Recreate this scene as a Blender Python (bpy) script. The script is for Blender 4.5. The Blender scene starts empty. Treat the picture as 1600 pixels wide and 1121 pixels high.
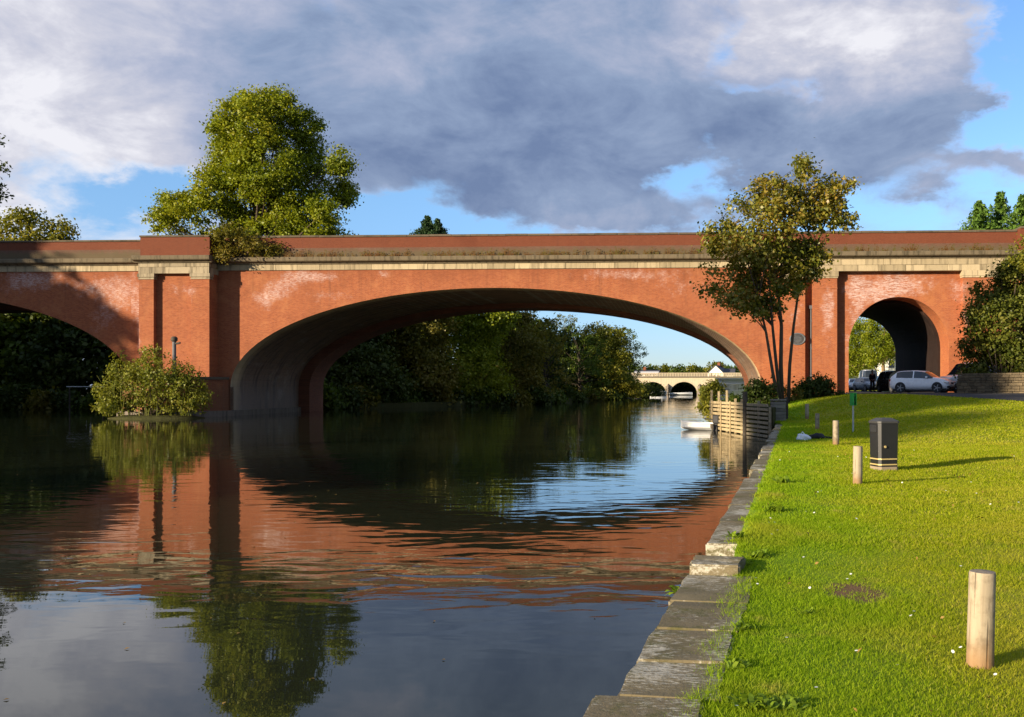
import bpy, bmesh, math, random
import numpy as np
from mathutils import Vector, Matrix

random.seed(7)
rng = np.random.default_rng(11)
SC = bpy.context.scene
COL = SC.collection
F, CX, CY, HC = 1500.0, 990.0, 607.0, 2.1      # focal length and principal point in photo pixels, eye height over the water

# ------------------------------------------------------------------ camera
cam_d = bpy.data.cameras.new('camera')
cam = bpy.data.objects.new('camera', cam_d); COL.objects.link(cam)
cam.location = (0, 0, HC); cam.rotation_euler = (math.radians(90), 0, 0)
cam_d.sensor_width = 36; cam_d.lens = 36 * F / 1600
cam_d.shift_x = -(CX - 800) / 1600; cam_d.shift_y = (CY - 560.5) / 1600
cam_d.clip_start = 0.05; cam_d.clip_end = 6000
SC.camera = cam

# ------------------------------------------------------------------ sun and view
SUN_EL, SUN_AZ = math.radians(12.5), math.radians(53)     # the light travels towards (sin az, cos az), downwards
sd = Vector((math.sin(SUN_AZ) * math.cos(SUN_EL), math.cos(SUN_AZ) * math.cos(SUN_EL), -math.sin(SUN_EL)))
sun_l = bpy.data.lights.new('sun', 'SUN'); sun_l.energy = 5.0; sun_l.angle = math.radians(0.5); sun_l.color = (1.0, 0.83, 0.60)
sun = bpy.data.objects.new('sun', sun_l); COL.objects.link(sun)
sun.location = (-40, -30, 60); sun.rotation_euler = sd.to_track_quat('-Z', 'Y').to_euler()
SC.view_settings.view_transform = 'Standard'; SC.view_settings.look = 'None'
SC.view_settings.gamma = 1.0; SC.view_settings.use_curve_mapping = False
SC.view_settings.exposure = 1.0


class NT:
    """small helper to write node trees as expressions"""
    def __init__(s, tree): s.t = tree
    def n(s, typ, **kw):
        nd = s.t.nodes.new(typ)
        for k, v in kw.items(): setattr(nd, k, v)
        return nd
    def put(s, sock, v):
        if v is None: return
        if hasattr(v, 'is_output'): s.t.links.new(v, sock)
        else:
            if hasattr(sock.default_value, '__len__') and not hasattr(v, '__len__'): v = (v,) * len(sock.default_value)
            if hasattr(sock.default_value, '__len__') and len(sock.default_value) == 4 and len(v) == 3: v = (*v, 1)
            sock.default_value = v
    def m(s, op, a, b=None, c=None, clamp=False):
        nd = s.n('ShaderNodeMath', operation=op, use_clamp=clamp)
        s.put(nd.inputs[0], a); s.put(nd.inputs[1], b); s.put(nd.inputs[2], c)
        return nd.outputs[0]
    def add(s, a, b): return s.m('ADD', a, b)
    def mul(s, a, b): return s.m('MULTIPLY', a, b)
    def sub(s, a, b): return s.m('SUBTRACT', a, b)
    def vm(s, op, a, b=None):
        nd = s.n('ShaderNodeVectorMath', operation=op); s.put(nd.inputs[0], a); s.put(nd.inputs[1], b)
        return nd.outputs[0]
    def step(s, v, lo, hi):
        nd = s.n('ShaderNodeMapRange', interpolation_type='SMOOTHSTEP')
        s.put(nd.inputs[0], v); nd.inputs[1].default_value = lo; nd.inputs[2].default_value = hi
        return nd.outputs[0]
    def sep(s, v):
        nd = s.n('ShaderNodeSeparateXYZ'); s.put(nd.inputs[0], v); return nd.outputs
    def comb(s, x, y, z):
        nd = s.n('ShaderNodeCombineXYZ'); s.put(nd.inputs[0], x); s.put(nd.inputs[1], y); s.put(nd.inputs[2], z); return nd.outputs[0]
    def noise(s, v, scale, detail=4, rough=0.55, dist=0.0, color=False):
        nd = s.n('ShaderNodeTexNoise'); s.put(nd.inputs['Vector'], v)
        nd.inputs['Scale'].default_value = scale; nd.inputs['Detail'].default_value = detail
        nd.inputs['Roughness'].default_value = rough; nd.inputs['Distortion'].default_value = dist
        return nd.outputs['Color' if color else 'Fac']
    def mix(s, f, a, b, blend='MIX'):
        nd = s.n('ShaderNodeMix', data_type='RGBA', blend_type=blend)
        s.put(nd.inputs[0], f); s.put(nd.inputs[6], a); s.put(nd.inputs[7], b)
        return nd.outputs[2]
    def ramp(s, f, stops):
        nd = s.n('ShaderNodeValToRGB'); s.put(nd.inputs[0], f); e = nd.color_ramp.elements
        while len(e) < len(stops): e.new(0.5)
        for k, (p, c) in enumerate(stops): e[k].position = p; e[k].color = (*c, 1)
        return nd.outputs[0]
    def bump(s, h, strength=0.5, dist=0.02, normal=None):
        nd = s.n('ShaderNodeBump'); nd.inputs['Strength'].default_value = strength; nd.inputs['Distance'].default_value = dist
        s.put(nd.inputs['Height'], h)
        if normal is not None: s.put(nd.inputs['Normal'], normal)
        return nd.outputs[0]


def pxdir(x, y):
    k = (x - CX) / F; e = (CY - y) / F
    return math.atan2(k, 1), math.atan2(e, math.hypot(k, 1))

# ------------------------------------------------------------------ sky: Nishita sky with clouds laid out by azimuth and elevation
world = bpy.data.worlds.new('World'); SC.world = world; world.use_nodes = True
wt = world.node_tree
for nd in list(wt.nodes): wt.nodes.remove(nd)
W = NT(wt)
sky = W.n('ShaderNodeTexSky', sky_type='NISHITA'); sky.sun_disc = False
sky.sun_elevation = SUN_EL; sky.sun_rotation = math.radians(233); sky.air_density = 1.0; sky.dust_density = 0.1; sky.ozone_density = 3.0
tc = W.n('ShaderNodeTexCoord').outputs['Generated']
d = W.sep(tc)
sc = W.vm('MULTIPLY', tc, (1, 1, 1.9))
wn = W.sep(W.noise(sc, 5.5, 8, 0.62, color=True))
az = W.add(W.m('ARCTAN2', d[0], d[1]), W.mul(W.sub(wn[0], 0.5), 0.26))
el = W.add(W.m('ARCSINE', d[2]), W.mul(W.sub(wn[1], 0.5), 0.12))
def gauss(x, y, rx, ry):
    a0, e0 = pxdir(x, y); sa = rx / F; se = ry / F
    u = W.mul(W.sub(az, a0), 1 / sa); v = W.mul(W.sub(el, e0), 1 / se)
    return W.m('EXPONENT', W.mul(W.add(W.mul(u, u), W.mul(v, v)), -1.0))
def total(base, blobs):
    for (x, y, rx, ry, w) in blobs: base = W.add(base, W.mul(gauss(x, y, rx, ry), w))
    return base
fb = W.noise(sc, 4.5, 7, 0.6, 0.3)
fb2 = W.noise(W.vm('ADD', sc, (3.1, 1.7, 0.4)), 6.5, 7, 0.6, 0.4)
fine = W.noise(sc, 18, 5, 0.6, 0.5)
cover = W.add(W.add(0.66, W.mul(W.sub(fb, 0.5), 1.3)), W.mul(W.sub(fine, 0.5), 0.60))
cover = total(cover, [(780, 165, 330, 150, 0.40), (130, 110, 260, 190, 0.4), (1350, 40, 150, 60, 0.42), (1330, 215, 150, 75, 0.34), (1460, 312, 85, 24, 0.55), (1585, 265, 50, 26, .5), (1605, 70, 30, 40, .45), (1500, 150, 60, 22, .25),
                      (190, 300, 95, 36, -0.75), (700, 350, 260, 24, -0.80), (1085, 262, 55, 50, -0.66), (960, 345, 90, 18, .45), (1180, 350, 80, 20, -.3),
                      (1600, 70, 70, 120, -0.7), (1420, 320, 190, 50, -0.46), (1575, 200, 60, 60, -0.3), (1165, 100, 40, 45, -0.34),
                      (1240, 138, 110, 16, -0.42), (1000, 455, 320, 60, -.5), (1040, 545, 260, 70, -0.42), (700, 420, 900, 40, -0.25)])
mask = W.step(cover, 0.30, 0.74)
lum = W.add(W.add(0.33, W.mul(W.sub(fb2, 0.5), 1.35)), W.mul(W.sub(fine, 0.5), 0.45))
lum = total(lum, [(20, 190, 210, 230, 0.62), (800, 190, 330, 120, -0.17), (500, 20, 500, 60, 0.08), (760, 270, 260, 55, -0.22), (560, 200, 120, 80, -.08), (1345, 50, 190, 66, 0.74), (1180, 20, 120, 40, .2), (1330, 220, 190, 80, -0.20),
                  (600, 30, 250, 60, 0.05), (880, 500, 120, 60, 0.55), (1100, 560, 200, 50, 0.45), (150, 350, 120, 20, 0.5)])
lum = W.add(lum, W.mul(W.sub(1.0, mask), 0.35))
ccol = W.ramp(lum, [(0.0, (0.85, 1.2, 2.05)), (0.3, (1.42, 1.85, 2.75)), (0.55, (2.15, 2.4, 3.2)), (0.8, (3.2, 3.25, 3.75)), (1.0, (4.4, 4.4, 4.7))])
skyc = W.mix(1.0, W.mix(W.step(W.m('ARCSINE', d[2]), 0.0, 0.24), W.mix(1.0, sky.outputs[0], (0.62, 0.66, 0.86), 'MULTIPLY'), sky.outputs[0]), (0.98, 1.07, 1.22), 'MULTIPLY')
bg = W.n('ShaderNodeBackground'); bg.inputs[1].default_value = 0.1
W.put(bg.inputs[0], W.mix(mask, skyc, ccol))
out = W.n('ShaderNodeOutputWorld'); wt.links.new(bg.outputs[0], out.inputs[0])

# ------------------------------------------------------------------ helpers: objects
def tag(o, label=None, cat=None, group=None, kind=None):
    if label: o['label'] = label
    if cat: o['category'] = cat
    if group: o['group'] = group
    if kind: o['kind'] = kind
    return o
def thing(name, label, cat, loc=(0, 0, 0), rotz=0.0, group=None):
    o = bpy.data.objects.new(name, None); COL.objects.link(o)
    o.empty_display_size = 0.2; o.location = loc; o.rotation_euler = (0, 0, rotz)
    return tag(o, label, cat, group)
def link(name, mesh, mat=None, parent=None, loc=None, rot=None):
    o = bpy.data.objects.new(name, mesh); COL.objects.link(o)
    if mat is not None and not mesh.materials: mesh.materials.append(mat)
    if parent is not None: o.parent = parent
    if loc is not None: o.location = loc
    if rot is not None: o.rotation_euler = rot
    return o
def copy_tree(o, parent=None):
    c = o.copy(); COL.objects.link(c)
    if parent is not None: c.parent = parent
    for ch in list(o.children): copy_tree(ch, c)
    return c


class MB:
    """collects verts and faces, then links them as one mesh object"""
    def __init__(s): s.v = []; s.f = []
    def poly(s, pts):
        b = len(s.v); s.v += [tuple(p) for p in pts]; s.f.append(tuple(range(b, b + len(pts)))); return s
    def box(s, c, d, rot=None):
        b = len(s.v); hx, hy, hz = d[0] / 2, d[1] / 2, d[2] / 2
        for q in ((-1, -1, -1), (1, -1, -1), (1, 1, -1), (-1, 1, -1), (-1, -1, 1), (1, -1, 1), (1, 1, 1), (-1, 1, 1)):
            p = Vector((q[0] * hx, q[1] * hy, q[2] * hz))
            if rot is not None: p = rot @ p
            s.v.append((p.x + c[0], p.y + c[1], p.z + c[2]))
        s.f += [tuple(b + i for i in f) for f in ((0, 3, 2, 1), (4, 5, 6, 7), (0, 1, 5, 4), (1, 2, 6, 5), (2, 3, 7, 6), (3, 0, 4, 7))]
        return s
    def span(s, x0, x1, y0, y1, z0, z1): return s.box(((x0 + x1) / 2, (y0 + y1) / 2, (z0 + z1) / 2), (abs(x1 - x0), abs(y1 - y0), abs(z1 - z0)))
    def tube(s, pts, rad, n=8, cap=True):
        pts = [Vector(p) for p in pts]; rad = rad if hasattr(rad, '__len__') else [rad] * len(pts)
        b = len(s.v); prev = None
        for i, p in enumerate(pts):
            t = (pts[min(i + 1, len(pts) - 1)] - pts[max(i - 1, 0)]).normalized()
            a = t.orthogonal().normalized() if prev is None else (prev - t * prev.dot(t)).normalized()
            prev = a; c = t.cross(a)
            for k in range(n):
                q = p + (a * math.cos(2 * math.pi * k / n) + c * math.sin(2 * math.pi * k / n)) * rad[i]
                s.v.append(tuple(q))
        for i in range(len(pts) - 1):
            for k in range(n):
                s.f.append((b + i * n + k, b + i * n + (k + 1) % n, b + (i + 1) * n + (k + 1) % n, b + (i + 1) * n + k))
        if cap:
            s.f.append(tuple(b + k for k in reversed(range(n)))); e = b + (len(pts) - 1) * n
            s.f.append(tuple(e + k for k in range(n)))
        return s
    def lathe(s, prof, n=20, axis='z', c=(0, 0, 0), cap=True):
        b = len(s.v)
        for r, h in prof:
            for k in range(n):
                a = 2 * math.pi * k / n; x, y = r * math.cos(a), r * math.sin(a)
                p = {'z': (x, y, h), 'y': (x, h, y), 'x': (h, x, y)}[axis]
                s.v.append((p[0] + c[0], p[1] + c[1], p[2] + c[2]))
        for i in range(len(prof) - 1):
            for k in range(n): s.f.append((b + i * n + k, b + i * n + (k + 1) % n, b + (i + 1) * n + (k + 1) % n, b + (i + 1) * n + k))
        if cap: s.f.append(tuple(b + k for k in reversed(range(n)))); e = b + (len(prof) - 1) * n; s.f.append(tuple(e + k for k in range(n)))
        return s
    def extrude(s, prof, a, b_, axis='x'):
        """closed profile of (p, q) pairs, swept along an axis"""
        n = len(prof); b = len(s.v)
        for h in (a, b_):
            for p, q in prof: s.v.append({'x': (h, p, q), 'y': (p, h, q), 'z': (p, q, h)}[axis])
        for k in range(n): s.f.append((b + k, b + (k + 1) % n, b + n + (k + 1) % n, b + n + k))
        s.f.append(tuple(b + k for k in reversed(range(n)))); s.f.append(tuple(b + n + k for k in range(n)))
        return s
    def mesh(s, name, smooth=False, bevel=0.0, fix=True):
        me = bpy.data.meshes.new(name); me.from_pydata(s.v, [], s.f)
        bm = bmesh.new(); bm.from_mesh(me)
        if fix: bmesh.ops.recalc_face_normals(bm, faces=bm.faces)
        if bevel: bmesh.ops.bevel(bm, geom=list(bm.edges), offset=bevel, segments=2, affect='EDGES', profile=0.6)
        bm.to_mesh(me); bm.free()
        if smooth: me.polygons.foreach_set('use_smooth', [True] * len(me.polygons))
        me.update(); return me
    def build(s, name, mat, parent=None, loc=None, rot=None, smooth=False, bevel=0.0, fix=True):
        return link(name, s.mesh(name, smooth, bevel, fix), mat, parent, loc, rot)


def np_mesh(name, V, nper):
    """mesh of separate polygons of nper corners each, V of shape (n, nper, 3)"""
    n = V.shape[0]; me = bpy.data.meshes.new(name)
    me.vertices.add(n * nper); me.loops.add(n * nper); me.polygons.add(n)
    me.vertices.foreach_set('co', V.reshape(-1).astype(np.float32))
    me.loops.foreach_set('vertex_index', np.arange(n * nper, dtype=np.int32))
    me.polygons.foreach_set('loop_start', np.arange(0, n * nper, nper, dtype=np.int32))
    me.update(); me.validate(); return me

def grid_mesh(name, P):
    """P of shape (a, b, 3)"""
    a, b = P.shape[:2]; me = bpy.data.meshes.new(name)
    idx = np.arange(a * b).reshape(a, b)
    q = np.stack([idx[:-1, :-1], idx[1:, :-1], idx[1:, 1:], idx[:-1, 1:]], -1).reshape(-1, 4)
    me.from_pydata(P.reshape(-1, 3).tolist(), [], q.tolist())
    me.polygons.foreach_set('use_smooth', [True] * len(me.polygons)); me.update(); return me

def P3(x, y, Y): return Vector(((x - CX) / F * Y, Y, HC + (CY - y) / F * Y))
def sm(a, lo, hi):
    t = np.clip((a - lo) / (hi - lo), 0, 1); return t * t * (3 - 2 * t)

# ------------------------------------------------------------------ materials
def mat(name, fn):
    m = bpy.data.materials.new(name); m.use_nodes = True; t = m.node_tree
    for nd in list(t.nodes): t.nodes.remove(nd)
    N = NT(t); o = N.n('ShaderNodeOutputMaterial'); sh = fn(N)
    t.links.new(sh, o.inputs[0]); return m
def pbr(N, col, rough=0.7, normal=None, metal=0.0, spec=0.3, coat=0.0):
    b = N.n('ShaderNodeBsdfPrincipled')
    N.put(b.inputs['Base Color'], col); N.put(b.inputs['Roughness'], rough); b.inputs['Metallic'].default_value = metal
    b.inputs['Specular IOR Level'].default_value = spec; b.inputs['Coat Weight'].default_value = coat
    if normal is not None: N.put(b.inputs['Normal'], normal)
    return b.outputs[0]
def ocoord(N): return N.n('ShaderNodeTexCoord').outputs['Object']

def plain(name, c, rough=0.5, var=0.12, metal=0.0, spec=0.4, coat=0.0, scale=6.0):
    def f(N):
        nz = N.noise(ocoord(N), scale, 5)
        col = N.mix(nz, tuple(x * (1 - var) for x in c), tuple(min(1, x * (1 + var)) for x in c))
        return pbr(N, col, N.add(rough - 0.08, N.mul(nz, 0.16)), None, metal, spec, coat)
    return mat(name, f)

def brick_mat(name, c1, c2, mortar, patches=(), dirt=0.35, white=0.55, axis='uz', zdirt=()):
    def f(N):
        oc = ocoord(N); s = N.sep(oc)
        if axis == 'uz': uv = N.comb(s[0], s[2], 0.0)
        else: uv = N.comb(s[1], s[2], 0.0)
        b = N.n('ShaderNodeTexBrick'); N.put(b.inputs['Vector'], uv); b.inputs['Scale'].default_value = 1.0
        b.inputs['Brick Width'].default_value = 0.225; b.inputs['Row Height'].default_value = 0.075; b.inputs['Mortar Size'].default_value = 0.007
        b.inputs['Mortar Smooth'].default_value = 0.3; b.inputs['Bias'].default_value = 0.0
        N.put(b.inputs['Color1'], c1); N.put(b.inputs['Color2'], c2); N.put(b.inputs['Mortar'], mortar)
        col = b.outputs['Color']
        # single odd bricks, courses of another batch, broad weathering
        cell = N.noise(N.vm('MULTIPLY', oc, (4.4, 4.4, 13.0)), 1.0, 1, 0.4)
        col = N.mix(N.mul(N.step(cell, 0.52, 0.75), 0.45), col, tuple(x * 0.5 for x in c1))
        big = N.noise(oc, 0.35, 6, 0.65)
        pale = N.noise(N.vm('ADD', oc, (7.0, 3.0, 5.0)), 0.55, 6, 0.7)
        col = N.mix(N.mul(N.step(pale, 0.48, 0.75), 0.5), col, (c1[0] * 1.25, c1[1] * 1.75, c1[2] * 2.1))
        col = N.mix(N.mul(N.step(big, 0.50, 0.72), dirt), col, (c1[0] * 0.42, c1[1] * 0.46, c1[2] * 0.6))
        st = N.noise(N.vm('MULTIPLY', oc, (2.2, 2.2, 0.16)), 1.0, 5, 0.6)
        col = N.mix(N.mul(N.step(st, 0.56, 0.78), dirt * 0.8), col, (0.10, 0.055, 0.04))
        dk = N.mul(N.step(N.add(s[2], N.mul(N.sub(st, 0.5), 3.5)), 9.8, 11.3), dirt * 0.9)
        col = N.mix(dk, col, (c1[0] * 0.5, c1[1] * 0.5, c1[2] * 0.6))
        # lime bloom: rough-edged pale patches
        pz = N.noise(oc, 1.6, 8, 0.72)
        pm = N.mul(N.step(N.noise(oc, 0.23, 3, 0.5), 0.52, 0.72), 0.10)
        for (u, z, ru, rz, w) in patches:
            a = N.mul(N.sub(s[0], u), 1 / ru); c = N.mul(N.sub(s[2], z), 1 / rz)
            pm = N.add(pm, N.mul(N.m('EXPONENT', N.mul(N.add(N.mul(a, a), N.mul(c, c)), -1)), w))
        pm = N.step(N.add(N.mul(pm, 0.36), pz), 0.62, 0.98)
        grit = N.noise(N.vm('MULTIPLY', oc, (1.6, 1.6, 7.0)), 2.2, 6, 0.75)
        pm = N.mul(N.mul(pm, N.step(grit, 0.36, 0.66)), white)
        col = N.mix(pm, col, (0.62, 0.50, 0.47))
        for (z0, z1, w, c) in zdirt:
            zz = N.add(s[2], N.mul(N.sub(st, 0.5), 0.8))
            col = N.mix(N.mul(N.step(zz, z0, z1), w), col, c)
        bh = N.add(N.mul(b.outputs['Fac'], -1.0), N.mul(pz, 0.8))
        return pbr(N, col, 0.85, N.bump(bh, 0.5, 0.012), 0, 0.2)
    return mat(name, f)

def stone_mat(name, c1, c2, stain, amt=0.6, drip=True, scale=1.0, lichen=None):
    def f(N):
        oc = ocoord(N); rnd = N.n('ShaderNodeObjectInfo').outputs['Random']
        oc2 = N.vm('ADD', oc, N.comb(N.mul(rnd, 37.0), N.mul(rnd, 11.0), 0.0))
        nz = N.noise(oc2, 2.2 * scale, 7, 0.65); col = N.mix(nz, c1, c2)
        col = N.mix(N.mul(rnd, 0.6), col, tuple(x * 0.5 for x in c1))
        sp = N.noise(oc2, 38 * scale, 4, 0.7)
        col = N.mix(N.mul(N.step(sp, 0.5, 0.75), 0.35), col, tuple(x * 0.45 for x in c1))
        v = N.vm('MULTIPLY', oc2, (3.4, 3.4, 0.35)) if drip else oc2
        st = N.noise(v, 1.0 * scale, 6, 0.65)
        col = N.mix(N.mul(N.step(st, 0.46, 0.68), amt), col, stain)
        if lichen:
            li = N.noise(N.vm('MULTIPLY', oc2, (2.4, 0.8, 1.0)), 17.0 * scale, 8, 0.8)
            mo = N.noise(oc2, 3.4 * scale, 6, 0.7)
            col = N.mix(N.mul(N.step(mo, 0.50, 0.66), 0.7), col, (0.085, 0.085, 0.022))
            zone = N.noise(oc2, 1.6 * scale, 3, 0.5)
            col = N.mix(N.mul(N.step(N.add(li, N.mul(N.sub(zone, 0.5), 0.65)), 0.50, 0.64), 0.85), col, lichen)
        h = N.add(N.mul(nz, 0.7), N.mul(sp, 0.3))
        return pbr(N, col, 0.88, N.bump(h, 0.7, 0.02), 0, 0.2)
    return mat(name, f)

def leaf_mat(name, cols, trans=0.35, big=0.12, gloss=0.025):
    """cols: ramp of leaf colours picked per leaf"""
    def f(N):
        g = N.n('ShaderNodeNewGeometry'); oc = ocoord(N)
        r = N.add(N.mul(g.outputs['Random Per Island'], 0.55), N.mul(N.step(N.noise(oc, big, 4, 0.6), 0.3, 0.7), 0.45))
        k = len(cols); col = N.ramp(r, [(i / max(1, k - 1), c) for i, c in enumerate(cols)])
        df = N.n('ShaderNodeBsdfDiffuse'); N.put(df.inputs[0], col)
        tr = N.n('ShaderNodeBsdfTranslucent'); N.put(tr.inputs[0], N.mix(1.0, col, (1.25, 1.2, 0.55), 'MULTIPLY'))
        gl = N.n('ShaderNodeBsdfGlossy'); gl.inputs[1].default_value = 0.45; N.put(gl.inputs[0], (0.6, 0.62, 0.55))
        m1 = N.n('ShaderNodeMixShader'); m1.inputs[0].default_value = trans
        N.t.links.new(df.outputs[0], m1.inputs[1]); N.t.links.new(tr.outputs[0], m1.inputs[2])
        m2 = N.n('ShaderNodeMixShader'); m2.inputs[0].default_value = gloss
        N.t.links.new(m1.outputs[0], m2.inputs[1]); N.t.links.new(gl.outputs[0], m2.inputs[2])
        return m2.outputs[0]
    return mat(name, f)

def bark_mat(name, c1, c2):
    def f(N):
        oc = ocoord(N); nz = N.noise(N.vm('MULTIPLY', oc, (6, 6, 1.2)), 2.0, 6, 0.65)
        return pbr(N, N.mix(nz, c1, c2), 0.9, N.bump(nz, 0.8, 0.03), 0, 0.15)
    return mat(name, f)

def wood_mat(name, c1, c2, foot=None):
    def f(N):
        oc = ocoord(N); rnd = N.n('ShaderNodeObjectInfo').outputs['Random']
        oc2 = N.vm('ADD', oc, N.comb(N.mul(rnd, 9.0), N.mul(rnd, 5.0), N.mul(rnd, 3.0)))
        g = N.noise(N.vm('MULTIPLY', oc2, (26, 26, 1.6)), 1.0, 5, 0.6, 0.6)
        bl = N.noise(oc2, 7.0, 4, 0.6); col = N.mix(g, c1, c2)
        col = N.mix(N.mul(N.step(bl, 0.48, 0.66), 0.6), col, tuple(x * 0.6 for x in c1))
        crack = N.step(N.noise(N.vm('MULTIPLY', oc2, (46, 46, 1.3)), 1.0, 3, 0.6), 0.58, 0.66)
        col = N.mix(N.mul(crack, 0.75), col, (0.06, 0.04, 0.025))
        if foot: col = N.mix(N.mul(N.step(N.sep(oc)[2], 0.22, 0.02), 0.7), col, foot)
        return pbr(N, col, 0.85, N.bump(N.sub(g, N.mul(crack, 1.5)), 0.5, 0.006), 0, 0.2)
    return mat(name, f)

# ------------------------------------------------------------------ palette
BRK1, BRK2, MORT = (0.36, 0.108, 0.038), (0.27, 0.072, 0.027), (0.27, 0.14, 0.09)
TH = math.atan(0.0504); DP = 71.6; bc, bs = math.cos(TH), math.sin(TH)
def uz(x, y, v=0.0):
    """pixel -> (u, z) on the bridge plane at depth offset v (bridge frame)"""
    k = (x - CX) / F
    u = (k * (DP + v * bc) - v * bs) / (bc + k * bs)
    Y = DP - u * bs + v * bc
    return u, HC + (CY - y) / F * Y
def U(x, v=0.0): return uz(x, 600, v)[0]
def bw(u, v, z=0.0): return Vector((u * bc + v * bs, DP - u * bs + v * bc, z))     # bridge frame -> world

def pt(x, y, r=1.2, r2=None, w=1.0, v=0.0):
    u, z = uz(x, y, v); return (u, z, r, r2 or r, w)
bloom_main = [pt(440, 450, 1.2, .9), pt(412, 468, .9, .9), pt(470, 432, 1.2, .6), pt(505, 432, 1.6, .4, .8), pt(520, 462, 2.0, .5, .6), pt(600, 430, .5, .4, .9),
              pt(70, 437, 2.2, .6, .8), pt(140, 450, 1.6, .8, .8), pt(190, 455, 1.6, 1.6, 1.0), pt(30, 440, 2.0, 1.2, .8), pt(160, 500, 1.2, 1.2, .7), pt(980, 430, 4.0, .5, .9), pt(1060, 450, 2.0, .8, .5),
              pt(345, 520, 1.0, 1.0, .5), pt(1180, 480, .8, 2.5, .4)]
bloom_pier = [pt(226, 545, .5, 2.2, 1.3), pt(280, 455, 1.0, .5, .6), pt(312, 460, .6, .6, .9), pt(210, 470, 1, 2)]
bloom_abut = [pt(1400, 447, 2.4, .9, 1.4), pt(1375, 465, 1.0, .8, 1.2), pt(1335, 450, .9, 1.5, .9), pt(1290, 490, .5, 2.2, 1.0), pt(1340, 500, .6, 2.0, .9), pt(1495, 455, .8, .8, .9), pt(1510, 500, .6, .8, .9),
              pt(1240, 500, .7, 1.5, .6), pt(1325, 550, .6, 1.8, .6)]
DIRTY = [(11.0, 11.2, 0.0, (0.1, 0.08, 0.05))]
M = {}
M['brick'] = brick_mat('red brick', BRK1, BRK2, MORT, bloom_main, 0.45, 0.75, zdirt=[(3.4, 1.6, 0.75, (0.09, 0.06, 0.045))])
M['brick_pier'] = brick_mat('pier brick', BRK1, BRK2, MORT, bloom_pier, 0.25, 0.75, zdirt=[(3.6, 1.6, 0.6, (0.12, 0.07, 0.04))])
M['brick_abut'] = brick_mat('abutment brick', (0.38, 0.108, 0.034), (0.29, 0.076, 0.028), (0.30, 0.17, 0.11), bloom_abut, 0.35, 0.8)
M['brick_reveal'] = brick_mat('reveal brick', (0.42, 0.125, 0.04), (0.33, 0.09, 0.032), (0.36, 0.20, 0.13), [], 0.25, 0.6, axis='vz')
M['brick_parapet'] = brick_mat('parapet brick', (0.25, 0.072, 0.03), (0.17, 0.052, 0.024), MORT, [], 0.85, 0.45)
M['brick_grimy'] = brick_mat('grimy parapet brick', (0.20, 0.10, 0.06), (0.14, 0.075, 0.045), (0.14, 0.10, 0.075), [], 0.6, 0.25, zdirt=[(12.75, 12.3, 0.7, (0.10, 0.085, 0.045))])
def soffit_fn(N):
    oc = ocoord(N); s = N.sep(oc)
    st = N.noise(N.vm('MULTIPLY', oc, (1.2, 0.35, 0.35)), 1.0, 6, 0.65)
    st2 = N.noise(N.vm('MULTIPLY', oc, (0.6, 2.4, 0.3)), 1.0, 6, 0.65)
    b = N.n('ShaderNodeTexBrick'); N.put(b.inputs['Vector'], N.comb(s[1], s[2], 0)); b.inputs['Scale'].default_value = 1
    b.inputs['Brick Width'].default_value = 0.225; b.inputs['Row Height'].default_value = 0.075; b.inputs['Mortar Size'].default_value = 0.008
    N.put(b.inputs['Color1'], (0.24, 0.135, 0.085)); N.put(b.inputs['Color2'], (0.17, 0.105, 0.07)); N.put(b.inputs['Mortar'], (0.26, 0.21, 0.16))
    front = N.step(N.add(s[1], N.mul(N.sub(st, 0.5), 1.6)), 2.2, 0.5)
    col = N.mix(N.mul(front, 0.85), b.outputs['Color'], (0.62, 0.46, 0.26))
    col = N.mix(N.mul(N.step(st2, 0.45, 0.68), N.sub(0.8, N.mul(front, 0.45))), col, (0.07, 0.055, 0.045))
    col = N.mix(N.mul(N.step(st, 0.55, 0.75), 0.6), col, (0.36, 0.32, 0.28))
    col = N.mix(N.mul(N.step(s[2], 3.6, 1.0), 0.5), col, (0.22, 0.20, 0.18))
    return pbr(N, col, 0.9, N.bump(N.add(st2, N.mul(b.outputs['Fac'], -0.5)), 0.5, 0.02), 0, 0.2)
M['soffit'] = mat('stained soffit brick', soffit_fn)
M['shade_dark'] = brick_mat('shaded inner brick', (0.20, 0.07, 0.035), (0.14, 0.052, 0.028), (0.15, 0.09, 0.065), [], 0.6, 0.2, axis='vz')  # red brick with the shade deep under the arch put into its colour
M['lining'] = brick_mat('sooty tunnel brick', (0.024, 0.012, 0.009), (0.018, 0.010, 0.008), (0.022, 0.015, 0.012), [], 0.7, 0.0, axis='vz')  # near-black colour stands in for shade where no sun reaches inside
M['stone'] = stone_mat('pale frieze stone', (0.42, 0.335, 0.20), (0.56, 0.46, 0.30), (0.13, 0.105, 0.065), 0.7)
M['stone_grey'] = stone_mat('grimy pier stone', (0.33, 0.27, 0.18), (0.50, 0.42, 0.28), (0.085, 0.07, 0.045), 0.85)
M['cornice'] = stone_mat('weathered cornice stone', (0.24, 0.19, 0.12), (0.15, 0.12, 0.075), (0.05, 0.042, 0.026), 0.8)
M['ledge'] = stone_mat('mossy coping stone', (0.16, 0.125, 0.085), (0.10, 0.08, 0.055), (0.05, 0.045, 0.03), 0.7, drip=False)
M['foot'] = stone_mat('pier footing stone', (0.22, 0.18, 0.14), (0.14, 0.12, 0.10), (0.06, 0.055, 0.045), 0.8)
M['quay'] = stone_mat('lichened quay stone', (0.24, 0.195, 0.115), (0.15, 0.125, 0.07), (0.08, 0.072, 0.032), 0.75, drip=False, lichen=(0.50, 0.47, 0.38))
M['quaybrick'] = brick_mat('quay wall brick', (0.25, 0.13, 0.07), (0.18, 0.10, 0.06), (0.2, 0.17, 0.13), [], 0.6, 0.3, axis='vz')
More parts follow.
